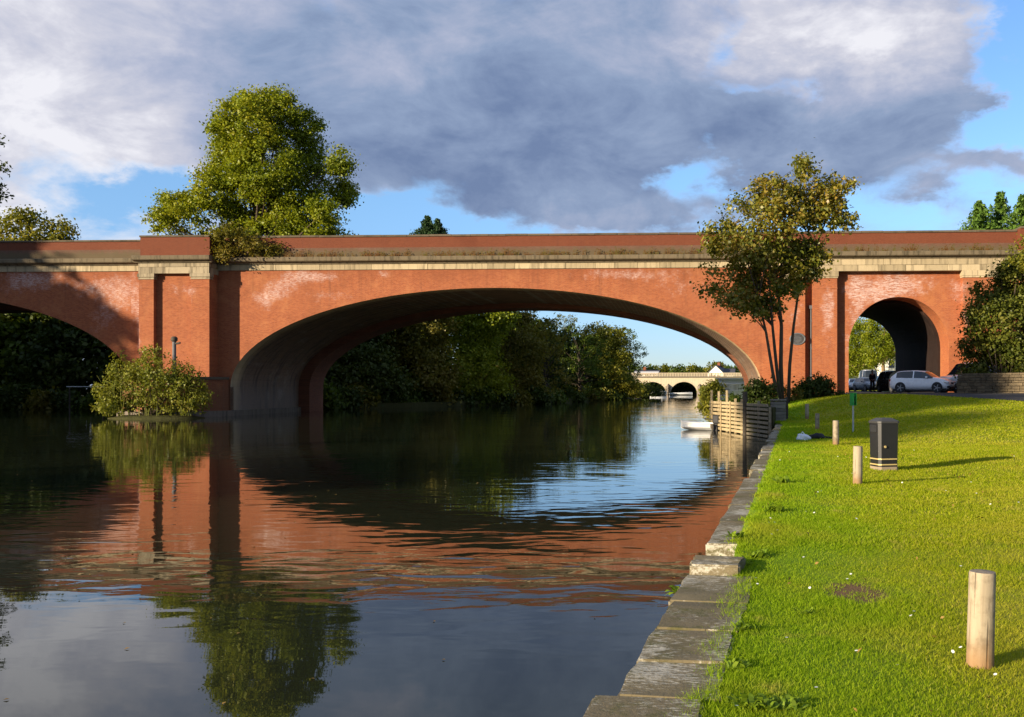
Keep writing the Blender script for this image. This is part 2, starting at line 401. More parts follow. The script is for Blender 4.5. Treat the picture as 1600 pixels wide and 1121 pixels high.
M['deck'] = plain('ballast', (0.12, 0.11, 0.10), 0.9, 0.4)

# ------------------------------------------------------------------ land
YB = [-80, 4.52, 40, 43, 49, 52, 60, 72, 104, 140, 300, 900, 3000]
XB = [-14.5, -0.166, 5.86, 5.35, 4.15, 4.5, 6.6, 8.9, 8.6, 14, 24, 60, 200]
def xb(Y): return np.interp(Y, YB, XB)
def hr(X, Y):
    X = np.asarray(X, float); Y = np.asarray(Y, float)
    s = X - xb(Y)
    h = 0.52 + 0.10 * sm(Y, 8.2, 9.6) + 0.30 * sm(Y, 41, 47)
    h = h + 1.13 * sm(Y, 24, 55) * sm(s, 0.3, 8.0) * np.where(Y > 41, 1 - 0.26 * sm(Y, 41, 47), 1)
    h = h + 0.028 * np.sin(X * 0.9 + Y * 0.35) * sm(s, 0.5, 3) + 0.02 * np.sin(X * 0.31 - Y * 0.7 + 1.3) * sm(s, 0.5, 3)
    h = h + 3.0 * sm(Y, 160, 420) * sm(s, 4, 60)
    return h
def gz(X, Y): return float(hr(X, Y))
def ground_at(x, y):
    """where the ray through a photo pixel meets the right bank"""
    k = (x - CX) / F; e = (CY - y) / F; Y = 3.0
    while Y < 200:
        if HC + e * Y <= gz(k * Y, Y): break
        Y += 0.02
    return Vector((k * Y, Y, gz(k * Y, Y)))

SG = np.concatenate([[0.36], np.arange(0.6, 40, 0.45), np.geomspace(40.5, 2600, 40)])
YG = np.concatenate([np.arange(-30, 75, 0.6), np.geomspace(75.5, 2900, 70)])
YY, SS = np.meshgrid(YG, SG, indexing='ij'); XX = xb(YY) + SS
ZZ = hr(XX, YY)
skirt = np.stack([xb(YG) + 0.36, YG, np.full_like(YG, -0.6)], -1)[:, None, :]
GP = np.concatenate([skirt, np.stack([XX, YY, ZZ], -1)], 1)
def soil_fn(N):
    oc = ocoord(N); n1 = N.noise(oc, 0.55, 6, 0.6); n2 = N.noise(oc, 9.0, 6, 0.7); n3 = N.noise(oc, 60, 3, 0.7)
    col = N.mix(n2, (0.22, 0.26, 0.014), (0.32, 0.35, 0.024))
    col = N.mix(N.step(n1, 0.45, 0.7), col, (0.33, 0.32, 0.04))
    sp = N.sep(oc); eg = N.add(N.sub(sp[0], N.mul(sp[1], 0.17)), N.mul(N.sub(n1, 0.5), 1.6))
    col = N.mix(N.mul(N.step(eg, 1.2, 0.0), 0.8), col, (0.15, 0.28, 0.012))
    col = N.mix(N.mul(N.step(n3, 0.5, 0.8), 0.5), col, (0.06, 0.075, 0.012))
    col = N.mix(N.mul(N.step(N.noise(oc, 2.3, 5, 0.65), 0.62, 0.74), 0.35), col, (0.13, 0.085, 0.045))
    s = N.sep(oc); bp = ground_at(1337, 925)
    a = N.mul(N.sub(s[0], bp.x), 1 / 0.26); b = N.mul(N.sub(s[1], bp.y), 1 / 0.40)
    g = N.add(N.m('EXPONENT', N.mul(N.add(N.mul(a, a), N.mul(b, b)), -1)), N.mul(N.sub(n2, 0.5), 0.9))
    col = N.mix(N.step(g, 0.3, 0.62), col, (0.20, 0.125, 0.065))
    return pbr(N, col, 0.95, N.bump(N.add(n2, n3), 1.0, 0.03), 0, 0.1)
M['soil'] = mat('turf soil', soil_fn)
g = link('ground', grid_mesh('ground', GP), M['soil']); tag(g, 'mown grass bank rising from the river to the road under the bridge', kind='structure')

# left bank: behind the bridge and along the far side of the river
LB = [(-104, -90), (-88, 0), (-81, 40), (-80, 70), (-74, 93), (-52, 98), (-31, 95), (-24, 104), (-13.4, 126), (-4.7, 175), (1.7, 262), (3, 322), (70, 330), (90, 2900), (-2600, 2900), (-2600, -90)]
mb = MB(); n = len(LB)
mb.poly([(x, y, 0.55) for x, y in LB])
for i in range(n): a, b = LB[i], LB[(i + 1) % n]; mb.poly([(a[0], a[1], 0.55), (b[0], b[1], 0.55), (b[0], b[1], -0.8), (a[0], a[1], -0.8)])
def dirt_fn(N):
    oc = ocoord(N); n2 = N.noise(oc, 1.3, 6, 0.7)
    return pbr(N, N.mix(n2, (0.035, 0.04, 0.014), (0.075, 0.07, 0.025)), 0.95, N.bump(n2, 1.0, 0.2), 0, 0.1)
M['dirt'] = mat('bank earth', dirt_fn)
tag(mb.build('riverbank', M['dirt']), 'low wooded earth bank across the river', kind='structure')

# ------------------------------------------------------------------ water
def water_fn(N):
    oc = ocoord(N); s = N.sep(oc)
    wob = N.noise(oc, 0.25, 3, 0.5)
    calm = N.step(N.noise(N.vm('MULTIPLY', oc, (0.35, 0.55, 1)), 0.32, 4, 0.55, 0.4), 0.40, 0.66)
    band = N.add(N.mul(N.step(s[1], 6.5, 10.5), 0.9), 0.10)
    w1 = N.noise(N.vm('MULTIPLY', oc, (1.15, 2.3, 1)), 1.05, 1.6, 0.4, 0.6)
    w2 = N.noise(N.vm('MULTIPLY', oc, (0.8, 2.2, 1)), 3.1, 3, 0.5, 0.5)
    w3 = N.noise(N.vm('MULTIPLY', oc, (0.5, 1.5, 1)), 0.28, 2, 0.4, 0.5)
    h = N.mul(N.add(N.mul(w1, 0.0105), N.mul(w2, 0.0010)), N.add(0.62, N.mul(N.step(s[1], 17.0, 9.0), 0.38)))
    h = N.mul(h, N.add(0.35, N.mul(calm, 0.9)))
    h = N.mul(N.add(h, N.mul(w3, 0.008)), band)
    bm_ = N.n('ShaderNodeBump'); bm_.inputs['Strength'].default_value = 1.0; bm_.inputs['Distance'].default_value = 1.0
    N.put(bm_.inputs['Height'], h)
    b = N.n('ShaderNodeBsdfPrincipled'); N.put(b.inputs['Base Color'], (0.016, 0.019, 0.010)); b.inputs['Roughness'].default_value = 0.012
    b.inputs['IOR'].default_value = 1.40; b.inputs['Specular IOR Level'].default_value = 0.5
    N.t.links.new(bm_.outputs[0], b.inputs['Normal'])
    return b.outputs[0]
M['water'] = mat('river water', water_fn)
mb = MB(); mb.poly([(-2600, -90, 0), (2600, -90, 0), (2600, 2900, 0), (-2600, 2900, 0)])
tag(mb.build('river', M['water']), 'dark rippled river reflecting the bridge', kind='structure')

# ------------------------------------------------------------------ quay wall: one course of big coping stones, each its own object
wall = thing('quay_wall', 'low river wall of large lichened coping stones along the grass edge', 'wall', (0, 0, 0))
dirw = Vector((0.17, 1, 0)).normalized(); perp = Vector((dirw.y, -dirw.x, 0)); rz = math.atan2(dirw.y, dirw.x)
def wl(t, s, z): p = Vector((-0.166, 4.52, 0)) + dirw * (t - 4.52) + perp * s; return (p.x, p.y, z)
RW = Matrix.Rotation(rz, 3, 'Z')
cuts = [1.2, 2.4, 3.5, 4.9, 5.56, 6.30, 7.15, 8.18, 8.66]
rr = random.Random(5); t = 9.45; edges = []
for i in range(len(cuts) - 1): edges.append((cuts[i], cuts[i + 1]))
while t < 46: L = rr.uniform(0.8, 2.0); edges.append((t, t + L)); t += L
for i, (a, b) in enumerate(edges):
    ln = (b - a) - 0.010; wd = 0.53 + rr.uniform(-0.03, 0.05); top = 0.535 + rr.uniform(-0.003, 0.003); ofs = rr.uniform(-0.006, 0.006)
    if i == 2: ofs = -0.10; top = 0.545
    if i == 7: top = 0.61; ofs = 0.02; wd = 0.44
    if i > 7: top = 0.582 + rr.uniform(-0.006, 0.006); ofs = 0.045 + rr.uniform(-0.015, 0.015); wd = .5
    if a > 13 and (i % 3 == 0): ofs += 0.07
    m_ = MB(); m_.box((0, 0, 0), (ln, wd, 0.34))
    me = m_.mesh('stone'); bm = bmesh.new(); bm.from_mesh(me)
    bmesh.ops.subdivide_edges(bm, edges=[e for e in bm.edges if abs((e.verts[0].co - e.verts[1].co).x) > 0.2], cuts=4)
    for vv in bm.verts: vv.co += Vector((rr.uniform(-.006, .006), rr.uniform(-.018, .018), rr.uniform(-.005, .005)))
    bmesh.ops.bevel(bm, geom=[e for e in bm.edges if e.calc_face_angle(0) > 0.9], offset=0.016, segments=2, affect='EDGES')
    bm.to_mesh(me); bm.free()
    o = link('stone', me, M['quay'], wall, wl((a + b) / 2, ofs + wd / 2, top - 0.17), (rr.uniform(-.004, .004), rr.uniform(-.004, .004), rz + rr.uniform(-.008, .008)))
m_ = MB(); m_.box((0, 0, 0), (58, 0.36, 1.5)); m_.build('wall_face', M['quaybrick'], wall, wl(18, 0.30, -0.46), (0, 0, rz))

# ------------------------------------------------------------------ the railway bridge
br = thing('railway_bridge', 'red brick railway bridge with wide flat arches spanning the river', 'bridge', (0, DP, 0), -TH)
WD = 16.3; ZS = 2.2; ZF = 11.06; RISE = 7.45
uL, uR = U(360), U(1190); uc = (uL + uR) / 2; aa = (uR - uL) / 2
u2R = U(205); u2L = u2R - 2 * aa; u2c = (u2L + u2R) / 2
Z0 = -0.8
def arch_pts(c, a, b, zs, n=48): return [(c - a * math.cos(math.pi * i / n), zs + b * math.sin(math.pi * i / n)) for i in range(n + 1)]
def arch_face(mb, P, v, ztop):
    for (u0, z0), (u1, z1) in zip(P[:-1], P[1:]): mb.poly([(u0, v, z0), (u1, v, z1), (u1, v, ztop), (u0, v, ztop)])
def barrel(mb, P, v0, v1, nv=1):
    for j in range(nv):
        a = v0 + (v1 - v0) * j / nv; b = v0 + (v1 - v0) * (j + 1) / nv
        for (u0, z0), (u1, z1) in zip(P[:-1], P[1:]): mb.poly([(u0, a, z0), (u0, b, z0), (u1, b, z1), (u1, a, z1)])
VST = 13.0
for c in (uc, u2c):
    P = arch_pts(c, aa, RISE, ZS)
    mb = MB(); arch_face(mb, P, 0, ZF)
    # arris: the edge ring stands 3 cm proud of the wall
    mb.build('spandrel_wall', M['brick'], br, fix=False)
    mb = MB(); barrel(mb, P, 0, VST)
    for e, sg in ((c - aa, 1), (c + aa, -1)): mb.poly([(e, 0, Z0), (e, VST, Z0), (e, VST, ZS), (e, 0, ZS)])
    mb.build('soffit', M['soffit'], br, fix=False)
    P2 = arch_pts(c - aa + 1.0 + aa - .6, aa - .6, RISE - 0.42, ZS)
    mb = MB()
    for (p0, p1), (q0, q1) in zip(zip(P2[:-1], P2[1:]), zip(P[:-1], P[1:])): mb.poly([(p0[0], VST, p0[1]), (p1[0], VST, p1[1]), (q1[0], VST, q1[1]), (q0[0], VST, q0[1])])
    for e, f in ((c - aa, c - aa + 1.0), (c + aa, c + aa - .2)): mb.poly([(e, VST, Z0), (f, VST, Z0), (f, VST, ZS), (e, VST, ZS)])
    barrel(mb, P2, VST, WD)
    for f in (c - aa + 1.0, c + aa - .2): mb.poly([(f, VST, Z0), (f, WD, Z0), (f, WD, ZS), (f, VST, ZS)])
    arch_face(mb, P2, WD, ZF)
    for e, f in ((c - aa, c - aa + 1.0), (c + aa, c + aa - .2)): mb.poly([(e, WD, Z0), (f, WD, Z0), (f, WD, ZF), (e, WD, ZF)])
    mb.build('widened_arch', M['shade_dark'], br, fix=False)
# pier
pv = -1.4; pL, pR = U(217, pv), U(327, pv); ps1 = U(240, pv); ps2 = U(299, pv)
pier = MB(); pier.span(u2R, uL, 0, 0.5, Z0, ZF)
pr = pier.build('pier', M['brick_pier'], br)
mb = MB(); mb.span(u2R, uL, WD - 0.5, WD, Z0, ZF); mb.build('back_wall', M['brick'], pr)
mb = MB(); mb.span(pL, pR, -1.0, 0.0, Z0, 10.7); mb.build('panel', M['brick_pier'], pr)
for a, b in ((pL, ps1), (ps2, pR)):
    mb = MB(); mb.span(a, b, pv, -1.0, Z0, 10.27); mb.span(a - .03, b + .03, pv - .03, -1.0, 9.62, 9.68); mb.build('pilaster', M['brick_pier'], pr)
    mb = MB(); mb.span(a - .05, b + .05, pv - .06, -0.9, 10.27, 10.36); mb.span(a - .02, b + .02, pv - .02, -0.9, 10.36, 10.44); mb.span(a - .08, b + .08, pv - .10, -0.9, 10.44, 10.70)
    mb.build('capital', M['stone_grey'], pr)
mb = MB()   # footing with a rounded upstream cutwater
cut = [(u2R - 0.25, 16.8), (u2R - 0.25, 0.1), (u2R - .1, -1.4), (u2R + 0.9, -3.4), ((u2R + uL) / 2, -5.0), (uL - 0.9, -3.4), (uL + .1, -1.4), (uL + 0.25, 0.1), (uL + 0.25, 16.8)]
mb.extrude(cut, Z0, 0.42, 'z'); mb.build('footing', M['foot'], pr)
cut2 = [(u2R - 0.02, 16.4), (u2R - 0.02, 0.1), (u2R + .1, -1.2), (u2R + 1.1, -3.0), ((u2R + uL) / 2, -4.4), (uL - 1.1, -3.0), (uL - .1, -1.2), (uL + 0.02, 0.1), (uL + .02, 16.4)]
cut3 = [p for p in cut2]
mb = MB(); mb.extrude([(u2R - .01, -0.3)] + [(p[0], p[1]) for p in cut2[2:7]] + [(uL + .01, -0.3)], 0.42, 2.75, 'z'); mb.build('cutwater', M['brick_pier'], pr)
mb = MB(); mb.extrude([(u2R - .06, -0.3)] + [(p[0] + (-.06 if p[0] < (u2R + uL) / 2 else .06), p[1] - .06) for p in cut2[2:7]] + [(uL + .06, -0.3)], 2.75, 2.95, 'z'); mb.build('cutwater_cap', M['ledge'], pr)

# abutment with the road tunnel
av = -0.4; pa = -0.95
tL, tR = U(1326, av), U(1483, av); tcn = (tL + tR) / 2; tr_ = (tR - tL) / 2; zts = 5.15
u1 = U(1222, pa); uEnd = U(1592, pa) + 34
def abut_face(mb, v, a0, a1, ztop, r):
    P = arch_pts(tcn, r, r, zts, 32); arch_face(mb, P, v, ztop)
    mb.poly([(a0, v, Z0), (tcn - r, v, Z0), (tcn - r, v, ztop), (a0, v, ztop)]); mb.poly([(tcn + r, v, Z0), (a1, v, Z0), (a1, v, ztop), (tcn + r, v, ztop)])
mb = MB(); abut_face(mb, av, u1, uEnd, 10.62, tr_); abut_face(mb, WD, uR - .2, uEnd, ZF, tr_ - .2)
mb.poly([(u1, av, Z0), (u1, av, ZF), (u1, 0, ZF), (u1, 0, Z0)])
mb.poly([(uR, 0, Z0), (u1, 0, Z0), (u1, 0, ZF), (uR, 0, ZF)])
ab = mb.build('abutment', M['brick_abut'], br, fix=False)
def tun(mb, r, v0, v1):
    P = arch_pts(tcn, r, r, zts, 32); barrel(mb, P, v0, v1)
    for e in (tcn - r, tcn + r): mb.poly([(e, v0, Z0), (e, v1, Z0), (e, v1, zts), (e, v0, zts)])
mb = MB(); tun(mb, tr_, av, av + 2.4)
mb.build('tunnel_reveal', M['brick_reveal'], ab, fix=False)
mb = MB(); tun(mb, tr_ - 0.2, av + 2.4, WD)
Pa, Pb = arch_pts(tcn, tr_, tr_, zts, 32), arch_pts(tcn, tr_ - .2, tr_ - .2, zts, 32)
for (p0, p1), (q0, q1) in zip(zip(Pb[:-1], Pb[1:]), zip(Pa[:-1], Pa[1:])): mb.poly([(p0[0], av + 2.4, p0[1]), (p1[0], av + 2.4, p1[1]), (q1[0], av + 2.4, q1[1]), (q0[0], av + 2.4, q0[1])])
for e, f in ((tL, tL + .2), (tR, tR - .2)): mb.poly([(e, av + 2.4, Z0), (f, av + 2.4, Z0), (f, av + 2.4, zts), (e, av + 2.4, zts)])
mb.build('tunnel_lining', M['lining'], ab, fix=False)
rpR = U(1592, pa) + 6.0
for a, b in ((u1, U(1258, pa)), (U(1270, pa), U(1308, pa)), (U(1505, pa), rpR)):
    mb = MB(); mb.span(a, b, pa, av, Z0, 10.12); mb.span(a - .025, b + .025, pa - .03, av, 9.35, 9.41); mb.build('pilaster', M['brick_abut'], ab)
    mb = MB(); mb.span(a - .05, b + .05, pa - .06, av, 10.12, 10.24); mb.span(a - .09, b + .09, pa - .10, av, 10.24, 10.62); mb.build('capital', M['stone'], ab)

# entablature: frieze stones one by one, cornice, parapet, coping
fr = random.Random(3)
def frieze(a, b, v, z0, z1, par, deep=0.5, mt='stone'):
    u = a
    while u < b - 0.05:
        L = min(fr.uniform(1.3, 2.4), b - u)
        if b - (u + L) < 0.5: L = b - u
        m_ = MB(); m_.box((0, 0, 0), (L - 0.014, deep, z1 - z0 - 0.006))
        m_.build('frieze_stone', M[mt], par, ((u + L / 2), v + deep / 2 + fr.uniform(-.012, .012), (z0 + z1) / 2), bevel=0.012)
        u += L
xl = u2L - 8
ent = MB(); ent.span(xl, uEnd, 0.14, WD - 0.14, ZF, 12.3); entab = ent.build('entablature', M['deck'], br)
frieze(max(u2c - 4, U(-260)), pL, -0.10, ZF, 11.5, entab); frieze(pL - .02, pR + .02, pv - .08, 10.70, 11.18, entab, 1.5, 'stone_grey'); frieze(pL - .02, pR + .02, pv - .05, 11.19, 11.5, entab, 1.5, 'stone_grey')
frieze(pR, u1, -0.10, ZF, 11.5, entab)
frieze(u1 - .03, rpR + 3, pa - .06, 10.62, 11.06, entab, 0.9); frieze(u1 - .03, rpR + 3, pa - .10, 11.06, 11.5, entab, 0.9)
mb = MB(); mb.span(xl, max(u2c - 4, U(-260)) - .01, -0.1, 0.14, ZF, 11.5); mb.span(xl, uEnd, WD - .14, WD + .1, ZF, 11.5); mb.build('plain_frieze', M['stone'], entab)
def corn(a, b, v, par):
    m_ = MB()   # (v, z) profile: bed mould, drip and sloping top
    m_.extrude([(v + 0.3, 11.5), (v - 0.14, 11.5), (v - 0.2, 11.60), (v - 0.46, 11.66), (v - 0.52, 11.72), (v - 0.55, 11.96), (v - 0.5, 12.0), (v + 0.3, 12.06)], a, b, 'x')
    return m_.build('cornice', M['cornice'], par)
corn(xl, pL - .02, -0.05, entab); corn(pL - .25, pR + .25, pv - .02, entab); corn(pR + .02, u1 - .3, -0.05, entab); corn(u1 - .28, uEnd, pa - .02, entab)
mb = MB(); mb.span(pL, pR, pv + .2, 0, 11.5, 12.04); mb.build('pier_block', M['cornice'], entab)
pp = MB(); pp.span(xl, pL, 0.05, 0.5, 12.05, 13.35); pp.span(xl, uEnd, WD - .5, WD - .05, 12.05, 13.5)
para = pp.build('parapet', M['brick_parapet'], br)
mb = MB(); mb.span(pR, U(1592, -.3), 0.05, 0.5, 12.05, 13.55); mb.span(pL + .04, pR - .04, pv + .12, 0.6, 12.05, 13.45); mb.span(U(1592, -.3), rpR, -.6, .6, 12.05, 13.7); mb.span(rpR, uEnd, .05, .5, 12.05, 13.5)
mb.build('parapet_wall', M['brick_parapet'], para)
mb = MB(); mb.span(xl, pL + .04, -0.03, 0.05, 12.0, 12.72); mb.span(pR - .04, U(1592, -.3), -0.03, 0.05, 12.0, 12.74); mb.build('parapet_plinth', M['brick_grimy'], para)
cr = random.Random(9)
def coping(a, b, v0, v1, z0, z1, par):
    u = a
    while u < b - .05:
        L = min(cr.uniform(1.3, 2.0), b - u)
        if b - (u + L) < .5: L = b - u
        m_ = MB(); m_.box((0, 0, 0), (L - .012, v1 - v0, z1 - z0)); m_.build('coping_stone', M['ledge'], par, (u + L / 2, (v0 + v1) / 2, (z0 + z1) / 2 + cr.uniform(-.008, .008)), bevel=.015); u += L
coping(U(-40), pL - .02, -.03, .58, 13.35, 13.48, para); coping(pL - .02, pR + .02, pv + .05, .66, 13.45, 13.58, para); coping(pR + .03, U(1592, -.3) - .02, -.03, .58, 13.55, 13.70, para); coping(U(1592, -.3), rpR, -.68, .68, 13.7, 13.84, para)
mb = MB(); mb.span(xl, U(-40) - .01, -.03, .58, 13.35, 13.48); mb.span(xl, uEnd, WD - .58, WD + .03, 13.5, 13.65); mb.build('plain_coping', M['ledge'], para)
# far-left end block so that the left arch stands on something
mb = MB(); mb.span(xl, u2L, 0, WD, Z0, ZF); mb.build('end_abutment', M['brick'], br)

# drain pipe, plaque and mooring post on the masonry
M['iron'] = plain('grey painted iron', (0.11, 0.115, 0.125), 0.5, 0.15)
M['plaque'] = stone_mat('slate plaque', (0.075, 0.075, 0.08), (0.05, 0.05, 0.055), (0.13, 0.125, 0.12), 0.4, False, 3.0)
u_, z_ = uz(1267, 482, -.5)
mb = MB(); mb.tube([(u_, -.52, 1.2), (u_, -.52, z_)], 0.07, 10); mb.span(u_ - .16, u_ + .16, -.66, -.4, z_ - .05, z_ + .2)
dp_ = mb.build('drain_pipe', M['iron'], ab)
for q in (3.0, 5.0, 7.0): m_ = MB(); m_.span(u_ - .11, u_ + .11, -.60, -.4, q, q + .08); m_.build('bracket', M['iron'], dp_)
u_, z_ = uz(1246, 530, pa)
pl_ = thing('plaque', 'oval dark slate plaque fixed to the brick pilaster behind the slender tree', 'plaque', bw(u_, pa, z_), -TH)
mb = MB(); mb.lathe([(0.52, 0.0), (0.52, -.05), (0.47, -.07), (0.44, -.055)], 36, 'y'); o = mb.build('rim', M['iron'], pl_); o.scale = (1.12, 1, 0.86)
mb = MB(); mb.lathe([(0.44, -.01), (0.44, -.058)], 36, 'y'); o = mb.build('face', M['plaque'], pl_); o.scale = (1.1, 1, 0.845)
for i in range(5):
    w_ = [0.34, 0.55, 0.6, 0.55, 0.34][i]; m_ = MB(); m_.box((0, -.062, .2 - i * .1), (w_, .008, .03)); m_.build('raised_line', M['iron'], pl_)
u_, z_ = uz(270, 528, -5.4)
mp = thing('marker_post', 'dark capped post with short arm standing out of the shrub before the brick pier', 'post', bw(u_, -5.2, 0), -TH)
M['darkwood'] = wood_mat('dark wet timber', (0.055, 0.045, 0.035), (0.10, 0.085, 0.065))
mb = MB(); mb.tube([(0, 0, -1), (0, 0, z_ - .25)], 0.13, 10); mb.build('pole', M['iron'], mp)
mb = MB(); mb.lathe([(.13, z_ - .28), (.22, z_ - .2), (.22, z_), (.12, z_ + .1)], 12); mb.build('cap', M['darkwood'], mp)
mb = MB(); mb.tube([(0, 0, z_ - .42), (.48, -.1, z_ - .36)], .07, 8); mb.build('arm', M['darkwood'], mp)

# ------------------------------------------------------------------ vegetation
GREEN = [(0.035, 0.062, 0.009), (0.065, 0.105, 0.012), (0.105, 0.145, 0.016), (0.16, 0.175, 0.02)]
YELL = [(0.08, 0.105, 0.012), (0.14, 0.155, 0.016), (0.21, 0.20, 0.02), (0.29, 0.235, 0.03)]
M['leaf_green'] = leaf_mat('green leaves', GREEN)
M['leaf_big'] = leaf_mat('late summer leaves', [(0.085, 0.125, 0.008), (0.155, 0.20, 0.010), (0.24, 0.27, 0.014), (0.34, 0.31, 0.02)], 0.35, 0.16)
M['leaf_yellow'] = leaf_mat('yellowing leaves', YELL)
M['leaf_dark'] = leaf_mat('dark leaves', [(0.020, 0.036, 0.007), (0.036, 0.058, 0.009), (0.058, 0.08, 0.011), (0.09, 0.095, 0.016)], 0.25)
M['leaf_olive'] = leaf_mat('olive autumn leaves', [(0.07, 0.08, 0.010), (0.12, 0.115, 0.014), (0.18, 0.15, 0.02), (0.22, 0.155, 0.025)])
M['leaf_maple'] = leaf_mat('turning maple leaves', [(0.06, 0.09, 0.010), (0.11, 0.13, 0.012), (0.19, 0.185, 0.018), (0.28, 0.22, 0.028), (0.27, 0.15, 0.03)], 0.35, 0.5, 0.05)
M['leaf_willow'] = leaf_mat('willow leaves', [(0.10, 0.13, 0.015), (0.16, 0.18, 0.02), (0.21, 0.22, 0.028), (0.27, 0.23, 0.05)], 0.35, 0.6)
M['leaf_lawn'] = leaf_mat('broad weed leaves', [(0.13, 0.22, 0.015), (0.19, 0.28, 0.02), (0.26, 0.34, 0.03)], 0.35, 2.0)
M['leaf_holly'] = leaf_mat('evergreen leaves', [(0.04, 0.058, 0.009), (0.075, 0.095, 0.012), (0.125, 0.135, 0.018), (0.19, 0.165, 0.03)], 0.25, 0.5)
M['needle'] = leaf_mat('conifer needles', [(0.02, 0.045, 0.018), (0.035, 0.07, 0.025), (0.05, 0.095, 0.03)], 0.15)
M['needle_bright'] = leaf_mat('bright conifer sprays', [(0.05, 0.11, 0.018), (0.09, 0.17, 0.025), (0.14, 0.23, 0.035)], 0.2)  # lighter green foliage of the right-hand conifers
M['leaf_rust'] = leaf_mat('rusty weeds', [(0.10, 0.11, 0.02), (0.15, 0.11, 0.03), (0.17, 0.075, 0.025), (0.09, 0.05, 0.02)], 0.25, 1.0)
M['bark'] = bark_mat('grey brown bark', (0.05, 0.038, 0.026), (0.11, 0.085, 0.06))
M['bark_pale'] = bark_mat('pale bark', (0.14, 0.10, 0.06), (0.26, 0.18, 0.10))

def leaf_mesh(name, C, S, rg, outward=None, droop=0.0, aspect=0.62, spread=0.8):
    """diamond shaped leaves: C (n,3) centres, S (n,) lengths"""
    n = len(C); nor = rg.normal(size=(n, 3)) * spread; nor[:, 2] += 0.55
    if outward is not None: nor += outward * 0.7
    nor /= np.linalg.norm(nor, axis=1, keepdims=True) + 1e-9
    ax = rg.normal(size=(n, 3)); ax[:, 2] -= droop
    ax -= nor * (ax * nor).sum(1, keepdims=True); ax /= np.linalg.norm(ax, axis=1, keepdims=True) + 1e-9
    bx = np.cross(nor, ax); h = S[:, None] / 2; w = h * aspect
    k = nor * S[:, None] * 0.12
    V = np.stack([C - ax * h, C + bx * w + k, C + ax * h, C - bx * w + k], 1)
    return np_mesh(name, V, 4)

def crown_points(lobes, nclump, per, cr, rg, shell=0.5, flat=0.7, zmin=None, gap=0.0):
    """lobes: (cx, cy, cz, rx, ry, rz); leaves gathered in clumps on the lobes' outer shells"""
    L = np.array(lobes, float); area = (L[:, 3] * L[:, 5]) ** 1.0; cnt = rg.multinomial(nclump, area / area.sum())
    C, O = [], []
    for lb, k in zip(L, cnt):
        dv = rg.normal(size=(k, 3)); dv /= np.linalg.norm(dv, axis=1, keepdims=True)
        r = shell + (1 - shell) * rg.random((k, 1)) ** 0.6; r *= 1 + rg.normal(size=(k, 1)) * 0.07
        C.append(lb[:3] + dv * r * lb[3:]); O.append(dv)
    C = np.concatenate(C); O = np.concatenate(O)
    if gap > 0:
        w = np.sin(C[:, 0] * 1.7 + C[:, 2] * 1.1) + np.sin(C[:, 1] * 1.9 - C[:, 2] * 1.4 + 2) + np.sin(C[:, 2] * 2.3 + C[:, 0] * .7)
        keep = w > np.quantile(w, gap); C, O = C[keep], O[keep]
    sc = cr * rg.uniform(0.55, 1.35, len(C))
    off = rg.normal(size=(len(C), per, 3)) * sc[:, None, None] * 0.55; off[..., 2] *= flat
    Q = (C[:, None] + off).reshape(-1, 3); OO = np.repeat(O, per, 0)
    if zmin is not None: k = Q[:, 2] > zmin; Q, OO = Q[k], OO[k]
    return C, Q, OO

def limb_pts(a, b, rg, sag=0.12, n=5):
    a, b = Vector(a), Vector(b); L = (b - a).length; mid = (a + b) / 2 + Vector((rg.normal() * .06 * L, rg.normal() * .06 * L, L * sag))
    return [(a * (1 - t) ** 2 + mid * 2 * t * (1 - t) + b * t * t) for t in [i / (n - 1) for i in range(n)]]

def tree(name, label, group, base, lobes, nclump, per, cr, leaf, lmat, trunk_r, bmat='bark', nlimb=14, seed=1, cat='tree', shell=0.5, gap=0.0, zmin=None, droop=0.2, lean=(0, 0), top=None, flat=0.7, stem_name='trunk', spread=.95):
    rg = np.random.default_rng(seed); base = Vector(base)
    root = thing(name, label, cat, base, 0, group)
    C, Q, O = crown_points(lobes, nclump, per, cr, rg, shell, flat, zmin if zmin is not None else base.z + .05, gap)
    b = np.array(base); S = leaf * rg.uniform(0.6, 1.35, len(Q))
    link('crown', leaf_mesh('crown', Q - b, S, rg, O, droop, spread=spread), M[lmat], root)
    zt = top if top is not None else max(l[2] for l in lobes)
    cx = np.average([l[0] for l in lobes], weights=[l[3] * l[5] for l in lobes]); cy = np.average([l[1] for l in lobes], weights=[l[3] * l[5] for l in lobes])
    tp = Vector((cx + lean[0], cy + lean[1], zt)) - base
    mb = MB(); P = limb_pts((0, 0, -0.3), tp, rg, 0.0, 8); R = [trunk_r * (1.25 if i == 0 else 1 - .86 * (i / 7) ** 0.8) for i in range(8)]
    mb.tube(P, R, 9)
    if nlimb:
        idx = rg.choice(len(C), min(nlimb, len(C)), replace=False)
        for i in idx:
            q = Vector(C[i]) - base; f = min(.88, max(.28, (q.z / max(tp.z, .1)) * 0.62)); k = f * 7; j = int(k); st = P[j].lerp(P[min(j + 1, 7)], k - j)
            r0 = R[j] * 0.5; L = limb_pts(st, q, rg, 0.10, 6); mb.tube(L, [r0 * (1 - .88 * t / 5) for t in range(6)], 6, False)
    mb.build(stem_name, M[bmat], root, smooth=True, fix=False)
    return root

def plobes(Y, spec, depth=0.9, dy=0.0, jit=None):
    """lobes given in photo pixels at distance Y"""
    out = []
    for i, (x, y, rx, ry) in enumerate(spec):
        p = P3(x, y, Y); k = Y / F; yy = Y + dy + (0 if jit is None else jit * math.sin(i * 2.4 + 1)); out.append((p.x, yy, p.z, rx * k, (rx + ry) / 2 * k * depth, ry * k))
    return out

